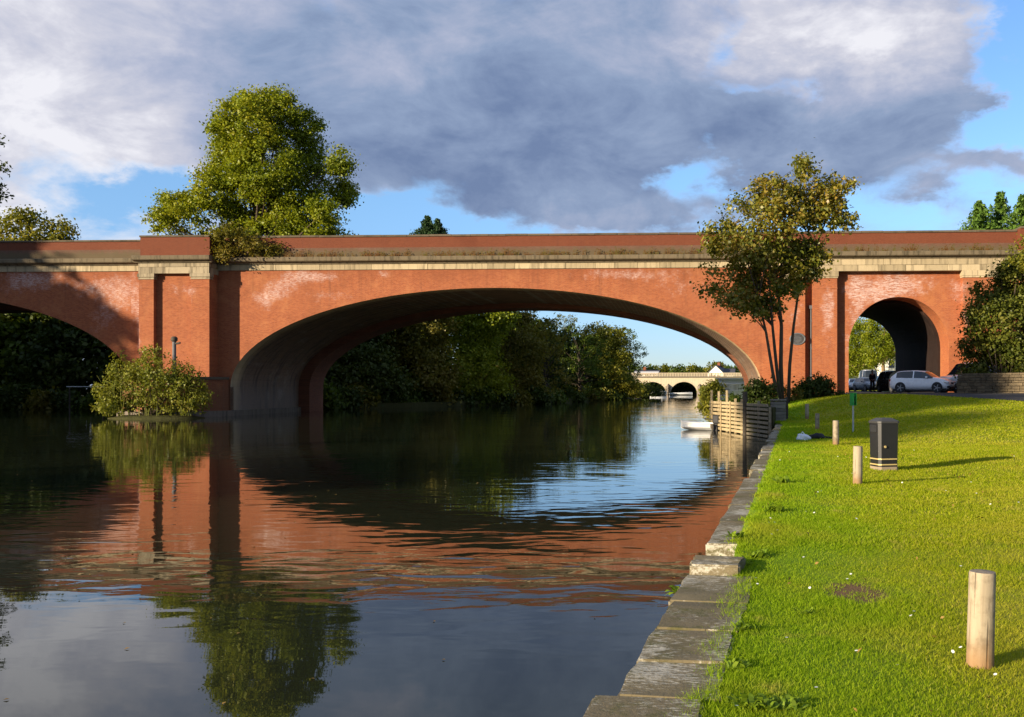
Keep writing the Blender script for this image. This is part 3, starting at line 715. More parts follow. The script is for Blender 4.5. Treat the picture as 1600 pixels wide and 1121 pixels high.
# the tall tree behind the bridge and the pier
BY = 112
big = plobes(BY, [(372, 160, 24, 24), (410, 165, 30, 26), (448, 172, 26, 26), (345, 200, 26, 30), (400, 205, 60, 42), (470, 200, 30, 32), (355, 255, 40, 44), (425, 265, 62, 56), (470, 250, 30, 46), (345, 308, 38, 40),
                  (282, 318, 30, 26), (258, 318, 16, 22), (290, 350, 46, 20), (395, 325, 66, 46), (470, 325, 46, 44), (538, 258, 20, 20), (525, 295, 22, 30), (518, 338, 24, 26), (430, 375, 120, 36), (450, 430, 90, 40)], .8, 0, 2.5)
tree('plane_tree', 'tall full leafy tree rising above the parapet behind the bridge pier', None, (P3(425, 600, BY).x, BY, .5), big, 1900, 78, 0.95, 0.31, 'leaf_big', .75, seed=3, nlimb=60, gap=.12, shell=.40, top=P3(0, 200, BY).z)
tree('yellow_tree', 'small yellow green tree top showing over the shaded parapet', None, (P3(50, 600, 112).x, 112, .5), plobes(112, [(42, 358, 40, 28), (92, 362, 25, 20), (8, 372, 34, 26), (40, 340, 14, 14), (50, 400, 70, 40)]), 210, 40, .9, .36, 'leaf_yellow', .4, seed=4, gap=.1)
tree('edge_tree', 'tree whose few dark sprays hang in from beside the white cloud', None, (P3(-130, 600, 118).x, 118, .5), plobes(118, [(-55, 225, 58, 26), (-50, 265, 60, 34), (-35, 300, 45, 14), (-110, 300, 90, 90), (-100, 220, 60, 70), (-60, 375, 70, 22)]), 420, 38, .9, .42, 'leaf_dark', .6, seed=5, gap=.2)

# shaded wood behind the left arch and the pier
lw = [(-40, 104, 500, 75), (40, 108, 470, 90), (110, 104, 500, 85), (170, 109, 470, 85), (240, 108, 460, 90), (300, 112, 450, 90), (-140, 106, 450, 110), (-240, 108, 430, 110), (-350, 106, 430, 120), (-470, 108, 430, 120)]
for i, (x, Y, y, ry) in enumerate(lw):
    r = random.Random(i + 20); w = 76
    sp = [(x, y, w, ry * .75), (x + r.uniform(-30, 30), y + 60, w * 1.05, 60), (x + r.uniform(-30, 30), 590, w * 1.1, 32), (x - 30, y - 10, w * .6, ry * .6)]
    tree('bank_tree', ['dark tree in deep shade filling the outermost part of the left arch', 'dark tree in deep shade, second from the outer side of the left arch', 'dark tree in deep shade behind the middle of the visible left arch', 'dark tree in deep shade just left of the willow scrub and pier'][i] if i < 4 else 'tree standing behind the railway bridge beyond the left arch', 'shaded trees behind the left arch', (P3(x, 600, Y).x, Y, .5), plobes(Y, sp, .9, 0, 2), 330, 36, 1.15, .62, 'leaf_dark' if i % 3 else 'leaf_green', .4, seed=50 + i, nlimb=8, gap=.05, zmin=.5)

# wooded far bank under the main arch
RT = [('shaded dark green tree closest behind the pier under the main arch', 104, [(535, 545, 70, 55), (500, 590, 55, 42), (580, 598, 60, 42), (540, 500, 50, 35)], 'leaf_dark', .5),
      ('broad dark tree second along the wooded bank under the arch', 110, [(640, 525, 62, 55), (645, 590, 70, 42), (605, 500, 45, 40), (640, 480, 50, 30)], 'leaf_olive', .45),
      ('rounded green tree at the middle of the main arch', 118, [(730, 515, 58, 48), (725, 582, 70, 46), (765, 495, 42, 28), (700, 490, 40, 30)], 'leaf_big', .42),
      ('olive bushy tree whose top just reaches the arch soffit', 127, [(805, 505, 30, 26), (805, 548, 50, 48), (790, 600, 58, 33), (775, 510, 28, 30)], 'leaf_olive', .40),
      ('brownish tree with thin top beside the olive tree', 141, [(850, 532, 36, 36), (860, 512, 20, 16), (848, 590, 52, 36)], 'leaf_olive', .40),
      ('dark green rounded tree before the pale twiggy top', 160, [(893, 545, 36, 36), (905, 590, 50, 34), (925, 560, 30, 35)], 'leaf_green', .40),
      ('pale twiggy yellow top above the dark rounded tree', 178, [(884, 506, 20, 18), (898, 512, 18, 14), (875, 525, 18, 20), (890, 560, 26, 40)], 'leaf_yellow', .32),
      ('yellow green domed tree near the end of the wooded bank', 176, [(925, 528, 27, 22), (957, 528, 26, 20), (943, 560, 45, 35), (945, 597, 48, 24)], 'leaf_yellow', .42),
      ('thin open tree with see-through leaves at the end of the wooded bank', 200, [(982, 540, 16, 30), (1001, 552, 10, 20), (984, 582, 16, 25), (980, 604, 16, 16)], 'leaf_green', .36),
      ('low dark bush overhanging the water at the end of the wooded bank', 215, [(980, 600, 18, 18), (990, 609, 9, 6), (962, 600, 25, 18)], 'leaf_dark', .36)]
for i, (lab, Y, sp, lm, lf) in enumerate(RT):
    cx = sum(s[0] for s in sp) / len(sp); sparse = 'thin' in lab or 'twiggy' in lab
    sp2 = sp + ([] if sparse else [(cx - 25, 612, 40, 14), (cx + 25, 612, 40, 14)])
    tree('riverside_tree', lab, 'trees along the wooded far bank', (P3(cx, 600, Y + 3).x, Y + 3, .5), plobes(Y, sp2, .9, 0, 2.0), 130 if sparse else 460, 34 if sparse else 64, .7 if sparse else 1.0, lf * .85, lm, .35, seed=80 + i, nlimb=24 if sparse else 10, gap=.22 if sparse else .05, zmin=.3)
# second rank behind, closing the wood
for i, (x, Y, y) in enumerate([(560, 118, 520), (650, 126, 520), (760, 138, 525), (830, 150, 530), (880, 175, 545), (930, 195, 550)]):
    tree('woodland_tree', 'tree standing behind the front row of the wooded bank, mostly hidden', 'second rank of the wooded bank', (P3(x, 600, Y).x, Y, .5), plobes(Y, [(x, y + 10, 45, 40), (x, 585, 52, 40)]), 300, 36, 1.3, .65, 'leaf_dark', .3, seed=110 + i, nlimb=6, zmin=.4)

# conifers over the parapet
def conifer(label, x, ytop, ybot, w, Y, lm, seed, gx=None):
    rg = np.random.default_rng(seed); top = P3(x, ytop, Y); zb = P3(x, ybot, Y).z; k = Y / F; h0 = 1.2
    root = thing('conifer_tree', label, 'tree', (top.x, Y, h0), 0, None)
    mb = MB(); mb.tube([(0, 0, -.4), (0, 0, (top.z - h0) * .5), (0, 0, top.z - h0)], [.35, .22, .03], 8); mb.build('trunk', M['bark'], root, smooth=True)
    C = []; H = top.z - zb; wid = w * k; z = top.z
    tiers = 18
    for t in range(tiers):
        f = t / (tiers - 1); zz = top.z - f * H; rad = wid * (0.08 + .92 * f) * (1 + .25 * math.sin(t * 2.1))
        for a in range(int(5 + f * 8)):
            an = rg.uniform(0, 6.28); L = rad * rg.uniform(.5, 1.45); m = 34
            tt = rg.random(m) ** .7; q = np.stack([np.cos(an) * L * tt, np.sin(an) * L * tt, zz - h0 - .25 * L * tt + .12 * L * tt ** 2], -1) + rg.normal(size=(m, 3)) * (.10 + .05 * L)
            C.append(q)
    C = np.concatenate(C)
    link('crown', leaf_mesh('crown', C, rg.uniform(.22, .50, len(C)), rg, None, .2, .5), M[lm], root)
conifer('dark conifer tip standing alone above the middle of the parapet', 668, 340, 378, 27, 150, 'needle', 1)
conifer('shorter dark conifer tip with a blunt top beside the lone conifer', 683, 344, 378, 20, 154, 'needle', 2)
conifer('bushy green conifer behind the parapet, left of its taller neighbour', 1530, 318, 385, 44, 104, 'needle_bright', 3)
conifer('bright green conifer behind the parapet, tallest of the pair', 1563, 303, 385, 48, 106, 'needle_bright', 4)
conifer('bright green conifer behind the parapet, cut by the end of the wall', 1598, 308, 385, 46, 102, 'needle_bright', 5)

# the slender many-stemmed tree on the near side
TY = 52; tb = P3(1222, 612, TY); tb.z = gz(tb.x, TY)
rg = np.random.default_rng(31)
mt = thing('slender_tree', 'slender many stemmed tree with turning leaves before the bridge abutment', 'tree', tb)
ml = plobes(TY, [(1257, 254, 9, 14), (1186, 288, 9, 14), (1255, 278, 17, 26), (1190, 300, 20, 22), (1218, 300, 26, 26), (1265, 315, 36, 34), (1300, 305, 24, 32), (1322, 298, 12, 12), (1160, 335, 34, 30), (1215, 345, 50, 40), (1290, 345, 42, 28), (1130, 375, 32, 30),
                 (1175, 390, 50, 36), (1240, 395, 52, 34), (1285, 390, 24, 24), (1125, 418, 36, 20), (1180, 430, 48, 30), (1225, 440, 34, 28), (1260, 425, 26, 20), (1115, 452, 24, 13), (1150, 470, 34, 18), (1190, 475, 34, 24), (1175, 498, 24, 14), (1150, 487, 16, 8)], .8, 0, .9)
C, Q, O = crown_points(ml, 1100, 28, .42, rg, .30, .8, None, .18)
link('crown', leaf_mesh('crown', Q - np.array(tb), .175 * rg.uniform(.6, 1.4, len(Q)), rg, O, .25, .8), M['leaf_maple'], mt)
stems = [[(1219, 612), (1207, 580), (1197, 520), (1186, 470), (1165, 400), (1150, 350)], [(1221, 612), (1213, 570), (1207, 510), (1202, 440), (1205, 370), (1195, 300)],
         [(1222, 612), (1220, 570), (1221, 510), (1217, 465), (1222, 400), (1250, 300), (1256, 255)], [(1231, 612), (1234, 570), (1240, 510), (1247, 460), (1262, 420), (1285, 360), (1303, 300)]]
tips = []
for k, st in enumerate(stems):
    pts = [P3(x, max(y, 0), TY + (k - 1.5) * .25) - tb for x, y in st]; pts[0].z = -.3
    n_ = len(pts); mb = MB(); R = [[.105, .11, .135, .105][k] * (1 - .85 * i / (n_ - 1)) for i in range(n_)]; mb.tube(pts, R, 8)
    o = mb.build('stem', M['bark'], mt, smooth=True)
    near = [c for c in C if abs(c[0] - (pts[-2].x + tb.x)) < 2.2]; mb = MB()
    for c in near[::max(1, len(near) // 16)]:
        q = Vector(c) - tb; j = min(range(1, n_), key=lambda i: abs(pts[i].z - (q.z - 1.2))); L = limb_pts(pts[j], q, rg, .05, 5); mb.tube(L, [R[j] * .5 * (1 - .8 * t / 4) + .006 for t in range(5)], 5, False)
    mb.build('branch', M['bark'], o, fix=False)

def shrub(name, label, base, lobes, ncl, per, cr, leaf, lm, seed, group=None, stalks=8, gap=.08, shell=.4, droop=.1, spread=.8, zmin=None):
    rg = np.random.default_rng(seed); base = Vector(base); root = thing(name, label, 'shrub', base, 0, group)
    C, Q, O = crown_points(lobes, ncl, per, cr, rg, shell, .8, zmin if zmin is not None else base.z - .1, gap)
    link('foliage', leaf_mesh('foliage', Q - np.array(base), leaf * rg.uniform(.6, 1.4, len(Q)), rg, O, droop, spread=spread), M[lm], root)
    mb = MB()
    for i in rg.choice(len(C), min(stalks, len(C)), replace=False): mb.tube(limb_pts((rg.normal() * .1, rg.normal() * .1, -.2), Vector(C[i]) - base, rg, .1, 5), [.05, .04, .03, .02, .01], 5, False)
    mb.build('stems', M['bark'], root, fix=False).name = 'stem'
    return root
# willow scrub growing on the pier's cutwater
SY = 66.5
pc = bw((u2R + uL) / 2, -5.0)
shrub('willow_shrub', 'light green willow scrub growing from the water before the brick pier', (P3(238, 640, SY).x, SY, .3),
      plobes(SY, [(232, 600, 62, 40), (190, 612, 38, 34), (290, 615, 34, 34), (215, 578, 30, 22), (255, 580, 32, 24), (228, 556, 14, 12), (183, 572, 12, 20), (172, 632, 26, 16), (240, 632, 66, 16), (245, 555, 9, 12), (286, 590, 24, 18), (304, 620, 18, 24)], 1.0, 0, .5), 620, 26, .36, .17, 'leaf_willow', 200, None, 30, .1, .4, .5, zmin=.12)
mb = MB(); rr2 = random.Random(4)
for i in range(60):
    b0 = P3(rr2.uniform(160, 300), 640, SY + rr2.uniform(-1, 1)); b0.z = .2; mb.tube([b0, b0 + Vector((rr2.uniform(-.5, .5), rr2.uniform(-.3, .3), rr2.uniform(1, 2.2))), b0 + Vector((rr2.uniform(-1.1, 1.1), rr2.uniform(-.4, .4), rr2.uniform(2, 3.9)))], [.02, .014, .005], 4, False)
tag(mb.build('reeds', M['leaf_willow'], fix=False), 'thin pale stalks among the willow scrub', kind='stuff')
# mud island under the scrub
mb = MB(); pr_ = [(2.9, -.6), (2.6, .05), (1.8, .22), (.2, .3)]; mb.lathe(pr_, 28); o = mb.build('mud_bank', M['dirt'], None, (P3(238, 640, SY).x, SY + .6, 0), smooth=True); o.scale = (1.25, .8, 1); tag(o, 'low muddy islet the willow scrub stands on', kind='structure')

# growth on the bridge cornice
u_, z_ = uz(375, 392, -.5)
pbush = [(u_ - 1.0, -.9, 12.9, 1.1, .7, 1.5), (u_ + .4, -.8, 13.0, 1.1, .6, .9), (u_ - .8, -1.1, 12.0, .9, .5, 1.0), (u_ + 1.6, -.6, 12.7, 1.2, .5, .6), (u_ - .5, -.6, 13.9, .9, .5, .7), (u_ + 2.8, -.4, 12.5, .9, .3, .4)]
lob = [(*bw(u, v, z), a, b, c) for u, v, z, a, b, c in pbush]
shrub('wall_shrub', 'bushy green and rust shrub sprouting from the bridge cornice beside the pier', bw(u_ - .4, .1, 12.1), lob, 170, 26, .4, .17, 'leaf_olive', 210, None, 22, .1, .3, zmin=10.6)
V = []; rg = np.random.default_rng(17)
for i in range(430):
    x = rg.uniform(395, 1560); cl = .5 + .5 * math.sin(x * .05) * math.sin(x * .017 + 1)
    if rg.random() > .25 + .6 * cl * (1.2 if x < 1000 else .5): continue
    u, _ = uz(x, 400, -.3); vv = (-.8 if x > 1270 else 0) - rg.uniform(.08, .42); h = rg.uniform(.16, .62) * (1.6 if x < 520 else 1)
    for k in range(9):
        b = np.array(bw(u + rg.normal() * .10, vv, 11.99)); t = b + np.array([rg.normal() * .15, rg.normal() * .06, h * rg.uniform(.5, 1.1)]); w = np.array([.022, 0, 0]); V.append([b - w, b + w, t])
    for k in range(4):
        b = np.array(bw(u + rg.normal() * .12, vv, 12.02 + h * rg.random())); w = np.array([.06, 0, .0]); V.append([b - w, b + w, b + np.array([0, -.03, .08])])
tag(link('ledge_weeds', np_mesh('ledge_weeds', np.array(V), 3), M['leaf_rust']), 'dry weeds and moss growing along the bridge ledge', kind='stuff')

# bushes on the near bank by the abutment
def gb(x, Y): X = (x - CX) / F * Y; return (X, Y, gz(X, Y))
shrub('dark_shrub', 'dark evergreen shrub at the foot of the abutment beside the road', gb(1275, 57), plobes(57, [(1278, 612, 32, 22), (1255, 618, 20, 18), (1300, 622, 14, 14), (1270, 632, 30, 12)], 1, 0, .5), 260, 24, .35, .17, 'leaf_dark', 220, 'shrubs at the foot of the abutment', zmin=.6)
shrub('dark_shrub', 'dark shrub between the timber jetty and the slender tree stems', gb(1190, 50), plobes(50, [(1190, 620, 20, 26), (1178, 605, 14, 14), (1203, 638, 13, 18), (1196, 655, 10, 16)], 1, 0, .4), 230, 22, .32, .15, 'leaf_dark', 221, 'shrubs at the foot of the abutment', zmin=.4)
shrub('dark_shrub', 'low brownish shrub around the foot of the slender tree stems', gb(1232, 54), plobes(54, [(1232, 618, 24, 14), (1222, 634, 20, 12), (1245, 640, 16, 8)], 1, 0, .4), 160, 20, .3, .15, 'leaf_olive', 222, 'shrubs at the foot of the abutment', zmin=.5)
shrub('ivy_shrub', 'fresh green bush overhanging the water at the end of the timber jetty', gb(1112, 54), plobes(54, [(1110, 612, 13, 16), (1105, 632, 11, 18), (1115, 645, 12, 16), (1122, 606, 9, 9)], 1.2, 0, .3), 200, 20, .3, .15, 'leaf_yellow', 223, None, zmin=.1)
shrub('ivy_shrub', 'small leafy spray growing through the top of the timber jetty', gb(1150, 47.5), plobes(47.5, [(1152, 628, 14, 8), (1160, 638, 8, 8), (1142, 622, 8, 5)], 1, 0, .3), 70, 16, .2, .11, 'leaf_green', 224, None, zmin=.5)
# big evergreen at the road wall
shrub('holly_tree', 'large dark evergreen bush standing behind the rubble wall by the road', gb(1565, 61), plobes(61, [(1560, 452, 30, 30), (1530, 492, 20, 18), (1574, 500, 52, 50), (1538, 545, 30, 36), (1516, 520, 12, 12), (1522, 575, 18, 22), (1590, 560, 50, 45), (1550, 585, 44, 16), (1595, 440, 38, 34), (1620, 500, 40, 70), (1585, 420, 20, 20), (1590, 595, 60, 16)], .9, 0, .8), 1300, 34, .5, .20, 'leaf_holly', 230, None, 26, .24, zmin=1.7)
shrub('yellow_shrub', 'yellow leaved branch tips rising above the dark evergreen bush', gb(1598, 58), plobes(58, [(1592, 395, 14, 22), (1604, 420, 20, 30), (1612, 380, 18, 24)], 1, 0, .4), 70, 18, .3, .17, 'leaf_yellow', 231, None, 2, .15, zmin=6)
# trees beyond the tunnel
for i, (lab, x, Y, sp) in enumerate([('sunlit green tree seen through the road tunnel, left of the pale trunk', 1345, 150, [(1345, 530, 30, 36), (1340, 570, 32, 26), (1325, 550, 20, 40)]), ('sunlit green tree with pale trunk seen through the road tunnel', 1382, 146, [(1385, 510, 34, 34), (1365, 545, 26, 28), (1400, 545, 24, 22)])]):
    tree('park_tree', lab, 'trees beyond the road tunnel', (P3(x, 600, Y).x, Y, gz(P3(x, 600, Y).x, Y)), plobes(Y, sp), 340, 60, .9, .26, 'leaf_big', .45, 'bark_pale', 12, 130 + i, gap=.08)
# trees of the near left bank, across the water: their shade lies over the left arch and the lawn
for i, (x, y, h, r, lab) in enumerate([(-102.5, 39, 30.5, 11, 'one'), (-112, 46, 31, 12, 'two'), (-118, 36, 32, 11, 'three')]):
    tree('bank_tree', 'tall leafy tree on the near left bank casting its shade across the river', 'tall trees on the near left bank', (x, y, .5), [(x, y, h * .62, r, r, h * .36), (x + 2, y - 2, h * .4, r * .9, r * .9, h * .25), (x - 2, y + 2, h * .8, r * .6, r * .6, h * .2)], 900, 30, 1.4, 1.25, 'leaf_green', .6, seed=150 + i, nlimb=14)
for i, (x, y, ls) in enumerate([(-96, -26.2, [(-96, -27.5, 33.6, 3.2, 3.4, 2.9), (-96, -24.2, 33.9, 3.0, 3.2, 2.9), (-97, -26, 35.4, 3, 3, 2.2)]), (-94, -43, [(-94, -43.5, 27.6, 3, 3.2, 3.0), (-95, -42, 23, 4, 3.5, 3.5)]), (-95, -35.5, [(-95, -36, 30.3, 3, 2.8, 2.1), (-95, -34, 31.2, 3, 2.4, 1.8)])]):  # unseen trees, crowns shaped and lifted so their shade clears boat and jetty
    tree('bank_tree', 'unseen tall tree on the near left bank, crown raised to aim its shade across the river', 'high crowned trees on the near left bank', (x, y, .5), ls, 260, 30, 1.1, .8, 'leaf_green', .6, seed=160 + i, nlimb=10)
# low growth hanging over the water along the wooded bank
for i, x in enumerate(list(range(-70, 500, 46)) + list(range(500, 960, 30))):
    Yw = float(np.interp(x, [-400, 500, 830, 950, 1000, 1010], [96.5, 94.5, 125, 174, 255, 265])); r = random.Random(i + 400); h_ = r.uniform(10, 20) * 110 / Yw if Yw > 110 else r.uniform(12, 22); wd = r.uniform(22, 32)
    base = P3(x, 600, Yw); yw = CY + HC * F / Yw
    shrub('overhanging_shrub', 'dark leafy shrub overhanging the water along the wooded far bank', (base.x, Yw, .2), plobes(Yw, [(x, yw - h_ * .55, wd, h_ * .62), (x + r.uniform(-12, 12), yw - h_ * 1.1, wd * .7, h_ * .6)], 1), 110, 26, .75, .42, ['leaf_dark', 'leaf_green', 'leaf_dark', 'leaf_olive'][i % 4], 400 + i, 'shrubs overhanging the wooded bank', 4, .05, .3, zmin=-.05)
# far trees beyond the stone bridge
fx = [(1010, 578, 16, 9), (1034, 577, 15, 8), (1058, 579, 15, 8), (1080, 578, 14, 8), (1098, 580, 12, 7), (1118, 574, 15, 9), (1140, 577, 16, 8), (1165, 578, 16, 9), (985, 576, 18, 12), (960, 578, 20, 12)]
for i, (x, y, rx, ry) in enumerate(fx):
    Y = 420 + 12 * math.sin(i * 2.1); X = P3(x, 600, Y).x
    tree('distant_tree', 'small distant hazy tree in the line beyond the far stone bridge', 'distant trees beyond the stone bridge', (X, Y, gz(X, Y)), plobes(Y, [(x, y + 2, rx, ry), (x, y + 8, rx * 1.1, ry * .9), (x + rx * .3, y - 1, rx * .5, ry * .7)]), 70, 20, 1.4, .9, 'leaf_yellow' if i % 2 else 'leaf_green', .4, seed=170 + i, nlimb=3)

# ------------------------------------------------------------------ the far stone road bridge
FY = 300
M['ashlar'] = stone_mat('pale ashlar', (0.56, 0.46, 0.32), (0.66, 0.56, 0.40), (0.30, 0.25, 0.18), 0.4)
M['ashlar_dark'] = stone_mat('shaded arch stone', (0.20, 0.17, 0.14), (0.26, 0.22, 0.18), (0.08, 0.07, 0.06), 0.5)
fbx = P3(1044, 617, FY).x
fb_ = thing('stone_bridge', 'pale stone road bridge with round arches far up the river', 'bridge', (fbx, FY, 0), math.radians(-2))
pitch = 49 * FY / F; ar = 21 * FY / F; zc = P3(0, 597, FY).z; zt_ = P3(0, 590, FY).z
mb = MB(); sf = MB(); na = 4
for k in range(-na, na):
    c = (k + .5) * pitch; P = arch_pts(c, ar, zc - .4, .4, 20); arch_face(mb, P, 0, zt_); barrel(sf, P, 0, 9)
    for e in (c - ar, c + ar): sf.poly([(e, 0, -.5), (e, 9, -.5), (e, 9, .4), (e, 0, .4)])
for k in range(-na, na + 1): mb.poly([(k * pitch - (pitch / 2 - ar), 0, -.5), (k * pitch + (pitch / 2 - ar), 0, -.5), (k * pitch + (pitch / 2 - ar), 0, zt_), (k * pitch - (pitch / 2 - ar), 0, zt_)])
e0 = na * pitch + (pitch / 2 - ar); mb.span(e0, e0 + 60, 0, 9, -.5, zt_)
mb.build('wall', M['ashlar'], fb_, fix=False); sf.build('arch_soffit', M['ashlar_dark'], fb_, fix=False)
for k in range(-na, na + 1):
    m_ = MB(); m_.extrude([(k * pitch - .75, 0), (k * pitch, -1.9), (k * pitch + .75, 0)], -.5, 2.6, 'z'); m_.poly([(k * pitch - .75, 0, 2.6), (k * pitch, -1.9, 2.6), (k * pitch, -.02, 3.6)]); m_.poly([(k * pitch + .75, 0, 2.6), (k * pitch, -1.9, 2.6), (k * pitch, -.02, 3.6)]); m_.build('cutwater', M['ashlar_dark'], fb_)
for k in range(-na, na):   # voussoir ring of each arch
    c = (k + .5) * pitch; m_ = MB(); A = arch_pts(c, ar, zc - .4, .4, 20); B = arch_pts(c, ar + .5, zc + .1, .4, 20)
    for i in range(20): m_.poly([(A[i][0], -.06, A[i][1]), (A[i + 1][0], -.06, A[i + 1][1]), (B[i + 1][0], -.06, B[i + 1][1]), (B[i][0], -.06, B[i][1])]); m_.poly([(B[i][0], -.06, B[i][1]), (B[i + 1][0], -.06, B[i + 1][1]), (B[i + 1][0], 0, B[i + 1][1]), (B[i][0], 0, B[i][1])])
    m_.build('arch_ring', M['ashlar'], fb_, fix=False)
mb = MB(); mb.span(-e0, e0 + 60, -.35, 0.0, zt_, zt_ + .3); mb.span(-e0, e0 + 60, 9, 9.3, zt_, zt_ + .3); mb.span(-e0, e0 + 60, 0, 9, zt_, zt_ + .25); mb.build('string_course', M['ashlar_dark'], fb_)
mb = MB(); mb.span(-e0, e0 + 60, -.1, .15, zt_ + 1.25, zt_ + 1.45)
x_ = -e0
while x_ < e0 + 60: mb.span(x_, x_ + .35, -.08, .13, zt_ + .3, zt_ + 1.25); x_ += .5
mb.build('balustrade', M['ashlar'], fb_)
for i, x in enumerate((992, 1008, 1024, 1040, 1056, 1072, 1090, 1110)):
    X = P3(x, 600, 314).x
    tree('distant_tree', 'dark bushy tree filling the view through the arches of the far stone bridge', 'dark trees behind the far arches', (X, 314, .5), plobes(314, [(x, 606, 13, 11), (x + 4, 599, 11, 10)]), 90, 22, 1.3, 1.0, 'leaf_dark', .3, seed=190 + i, nlimb=2, zmin=.3)
# parked boats below the far bridge
M['white'] = plain('white gelcoat', (0.80, 0.80, 0.78), 0.3, 0.05, 0, .5)
M['dark'] = plain('dark rubber', (0.02, 0.02, 0.022), 0.6, 0.3)
M['glass'] = plain('dark glass', (0.02, 0.028, 0.035), 0.05, 0.2, 0, .8)
def hull_mesh(L, B, H, n=14, bowrise=.3):
    mb = MB(); S = []
    for i in range(n):
        t = i / (n - 1); w = B / 2 * (1 - max(0, (t - .45) / .55) ** 2.2) * (.86 + .14 * min(1, t * 4)); zt = H * (1 + bowrise * t ** 2); x = -L / 2 + L * t
        S.append([(x, -w, zt), (x + .02, -w * .9, H * .45), (x, -w * .55, 0.02 + .10 * t ** 3), (x, 0, -.08 + .14 * t ** 3), (x, w * .55, .02 + .10 * t ** 3), (x + .02, w * .9, H * .45), (x, w, zt)])
    for s in S: mb.v += s
    for i in range(n - 1):
        for k in range(6): mb.f.append((i * 7 + k, (i + 1) * 7 + k, (i + 1) * 7 + k + 1, i * 7 + k + 1))
    mb.f.append(tuple(range(7))); return mb, S
def boat(label, loc, rz, L, B, H, motor=False, cabin=False, group=None, name='dinghy'):
    b = thing(name, label, 'boat', loc, rz, group); mb, S = hull_mesh(L, B, H); h = mb.build('hull', M['white'], b, smooth=False)
    sol = h.modifiers.new('thick', 'SOLIDIFY'); sol.thickness = .04; sol.offset = -1
    gw = MB(); gw.tube([Vector(s[0]) + Vector((0, 0, .02)) for s in S], .03, 6); gw.tube([Vector(s[6]) + Vector((0, 0, .02)) for s in S], .03, 6); gw.build('gunwale', M['white'], b)
    if cabin:
        m_ = MB(); m_.extrude([(-L * .1, H), (L * .28, H), (L * .16, H + .75), (-L * .1, H + .85)], -B * .36, B * .36, 'y'); m_.build('cabin', M['white'], b)
        m_ = MB(); m_.span(-L * .06, L * .14, -B * .37, B * .37, H + .35, H + .65); m_.build('window', M['glass'], b)
    else:
        for x in (-L * .22, L * .1): m_ = MB(); m_.span(x - .13, x + .13, -B * .44, B * .44, H * .62, H * .70); m_.build('bench', M['white'], b)
    if motor:
        m_ = MB(); m_.box((-L / 2 - .14, 0, H + .22), (.34, .26, .42)); o = m_.build('outboard_motor', M['dark'], b, bevel=.06)
        m_ = MB(); m_.box((-L / 2 - .12, 0, H * .35), (.14, .10, .95)); m_.build('shaft', M['dark'], o)
        m_ = MB(); m_.tube([(-L / 2 + .05, 0, H + .2), (-L / 2 + .55, .05, H + .28)], .025, 6); m_.build('tiller', M['dark'], o)
    return b
p = P3(1094, 668, 48.5)
boat('small white open dinghy with dark outboard moored by the timber jetty', (3.20, 48.2, 0.02), math.radians(152), 1.8, 1.05, .31, True)
p = P3(1029, 616, 288); boat('white cabin cruiser under the left arch of the far stone bridge', (p.x, 288, .1), math.radians(10), 5.0, 2.0, .9, False, True, 'boats at the far bridge', 'cruiser')
p = P3(1064, 616, 292); boat('long low white boat under the right arch of the far stone bridge', (p.x, 292, .1), math.radians(5), 7.0, 1.9, .6, False, False, 'boats at the far bridge', 'cruiser')
# house with a white gable beyond
def house(label, X, Y, w, d, h, rh, rz, wall, roof):
    z0 = gz(X, Y); t = thing('house', label, 'house', (X, Y, z0), rz)
    mb = MB(); mb.extrude([(-w / 2, 0), (w / 2, 0), (w / 2, h), (0, h + rh), (-w / 2, h)], 0, d, 'y'); mb.build('wall', wall, t)
    mb = MB()
    for sg in (-1, 1): mb.poly([(sg * (w / 2 + .4), -.3, h - .32 + .06), (0, -.3, h + rh + .12), (0, d + .3, h + rh + .12), (sg * (w / 2 + .4), d + .3, h - .32 + .06)])
    o = mb.build('roof', roof, t); s_ = o.modifiers.new('thick', 'SOLIDIFY'); s_.thickness = .18
    m_ = MB(); m_.span(-.5, .5, d * .55, d * .55 + 1, h + rh * .5, h + rh + 1.3); m_.build('chimney', M['brick_parapet'], o)
    for x in (-w * .25, w * .25):
        for z in ([1.0] if h < 4 else [1.0, 3.6]):
            m_ = MB(); m_.span(x - .6, x + .6, -.06, .08, z, z + 1.3); f = m_.build('window', M['white'], t); m_ = MB(); m_.span(x - .48, x + .48, -.075, .0, z + .1, z + 1.2); m_.build('pane', M['glass'], f)
    m_ = MB(); m_.span(-.5, .5, -.06, .08, 0, 2.1); m_.build('door', M['darkwood'], t)
    return t
M['render'] = plain('white render', (0.78, 0.76, 0.70), .8, .08)
M['slate'] = plain('dark slate roof', (0.06, 0.06, 0.07), .7, .3)
M['tile'] = plain('brown roof tiles', (0.14, 0.07, 0.045), .8, .3)
p = P3(1118, 590, 345); X, Y = p.x, 345
zz = gz(X, Y)
house('white gabled house with dark slate roof behind the far stone bridge', X, Y, 6.0, 9, max(3.5, P3(0, 584, Y).z - zz), 2.8, math.radians(-18), M['render'], M['slate'])
p = P3(1148, 590, 350); house('dark roofed house beside the white gable behind the far bridge', p.x, 350, 11, 8, max(3.5, P3(0, 586, 350).z - gz(p.x, 350)), 2.0, math.radians(80), M['render'], M['slate'])
p = P3(1030, 590, 360); house('low grey roofed boathouse above the parapet of the far stone bridge', p.x, 360, 16, 9, max(3.5, P3(0, 584, 360).z - gz(p.x, 360)), 1.2, math.radians(86), M['render'], M['slate'])
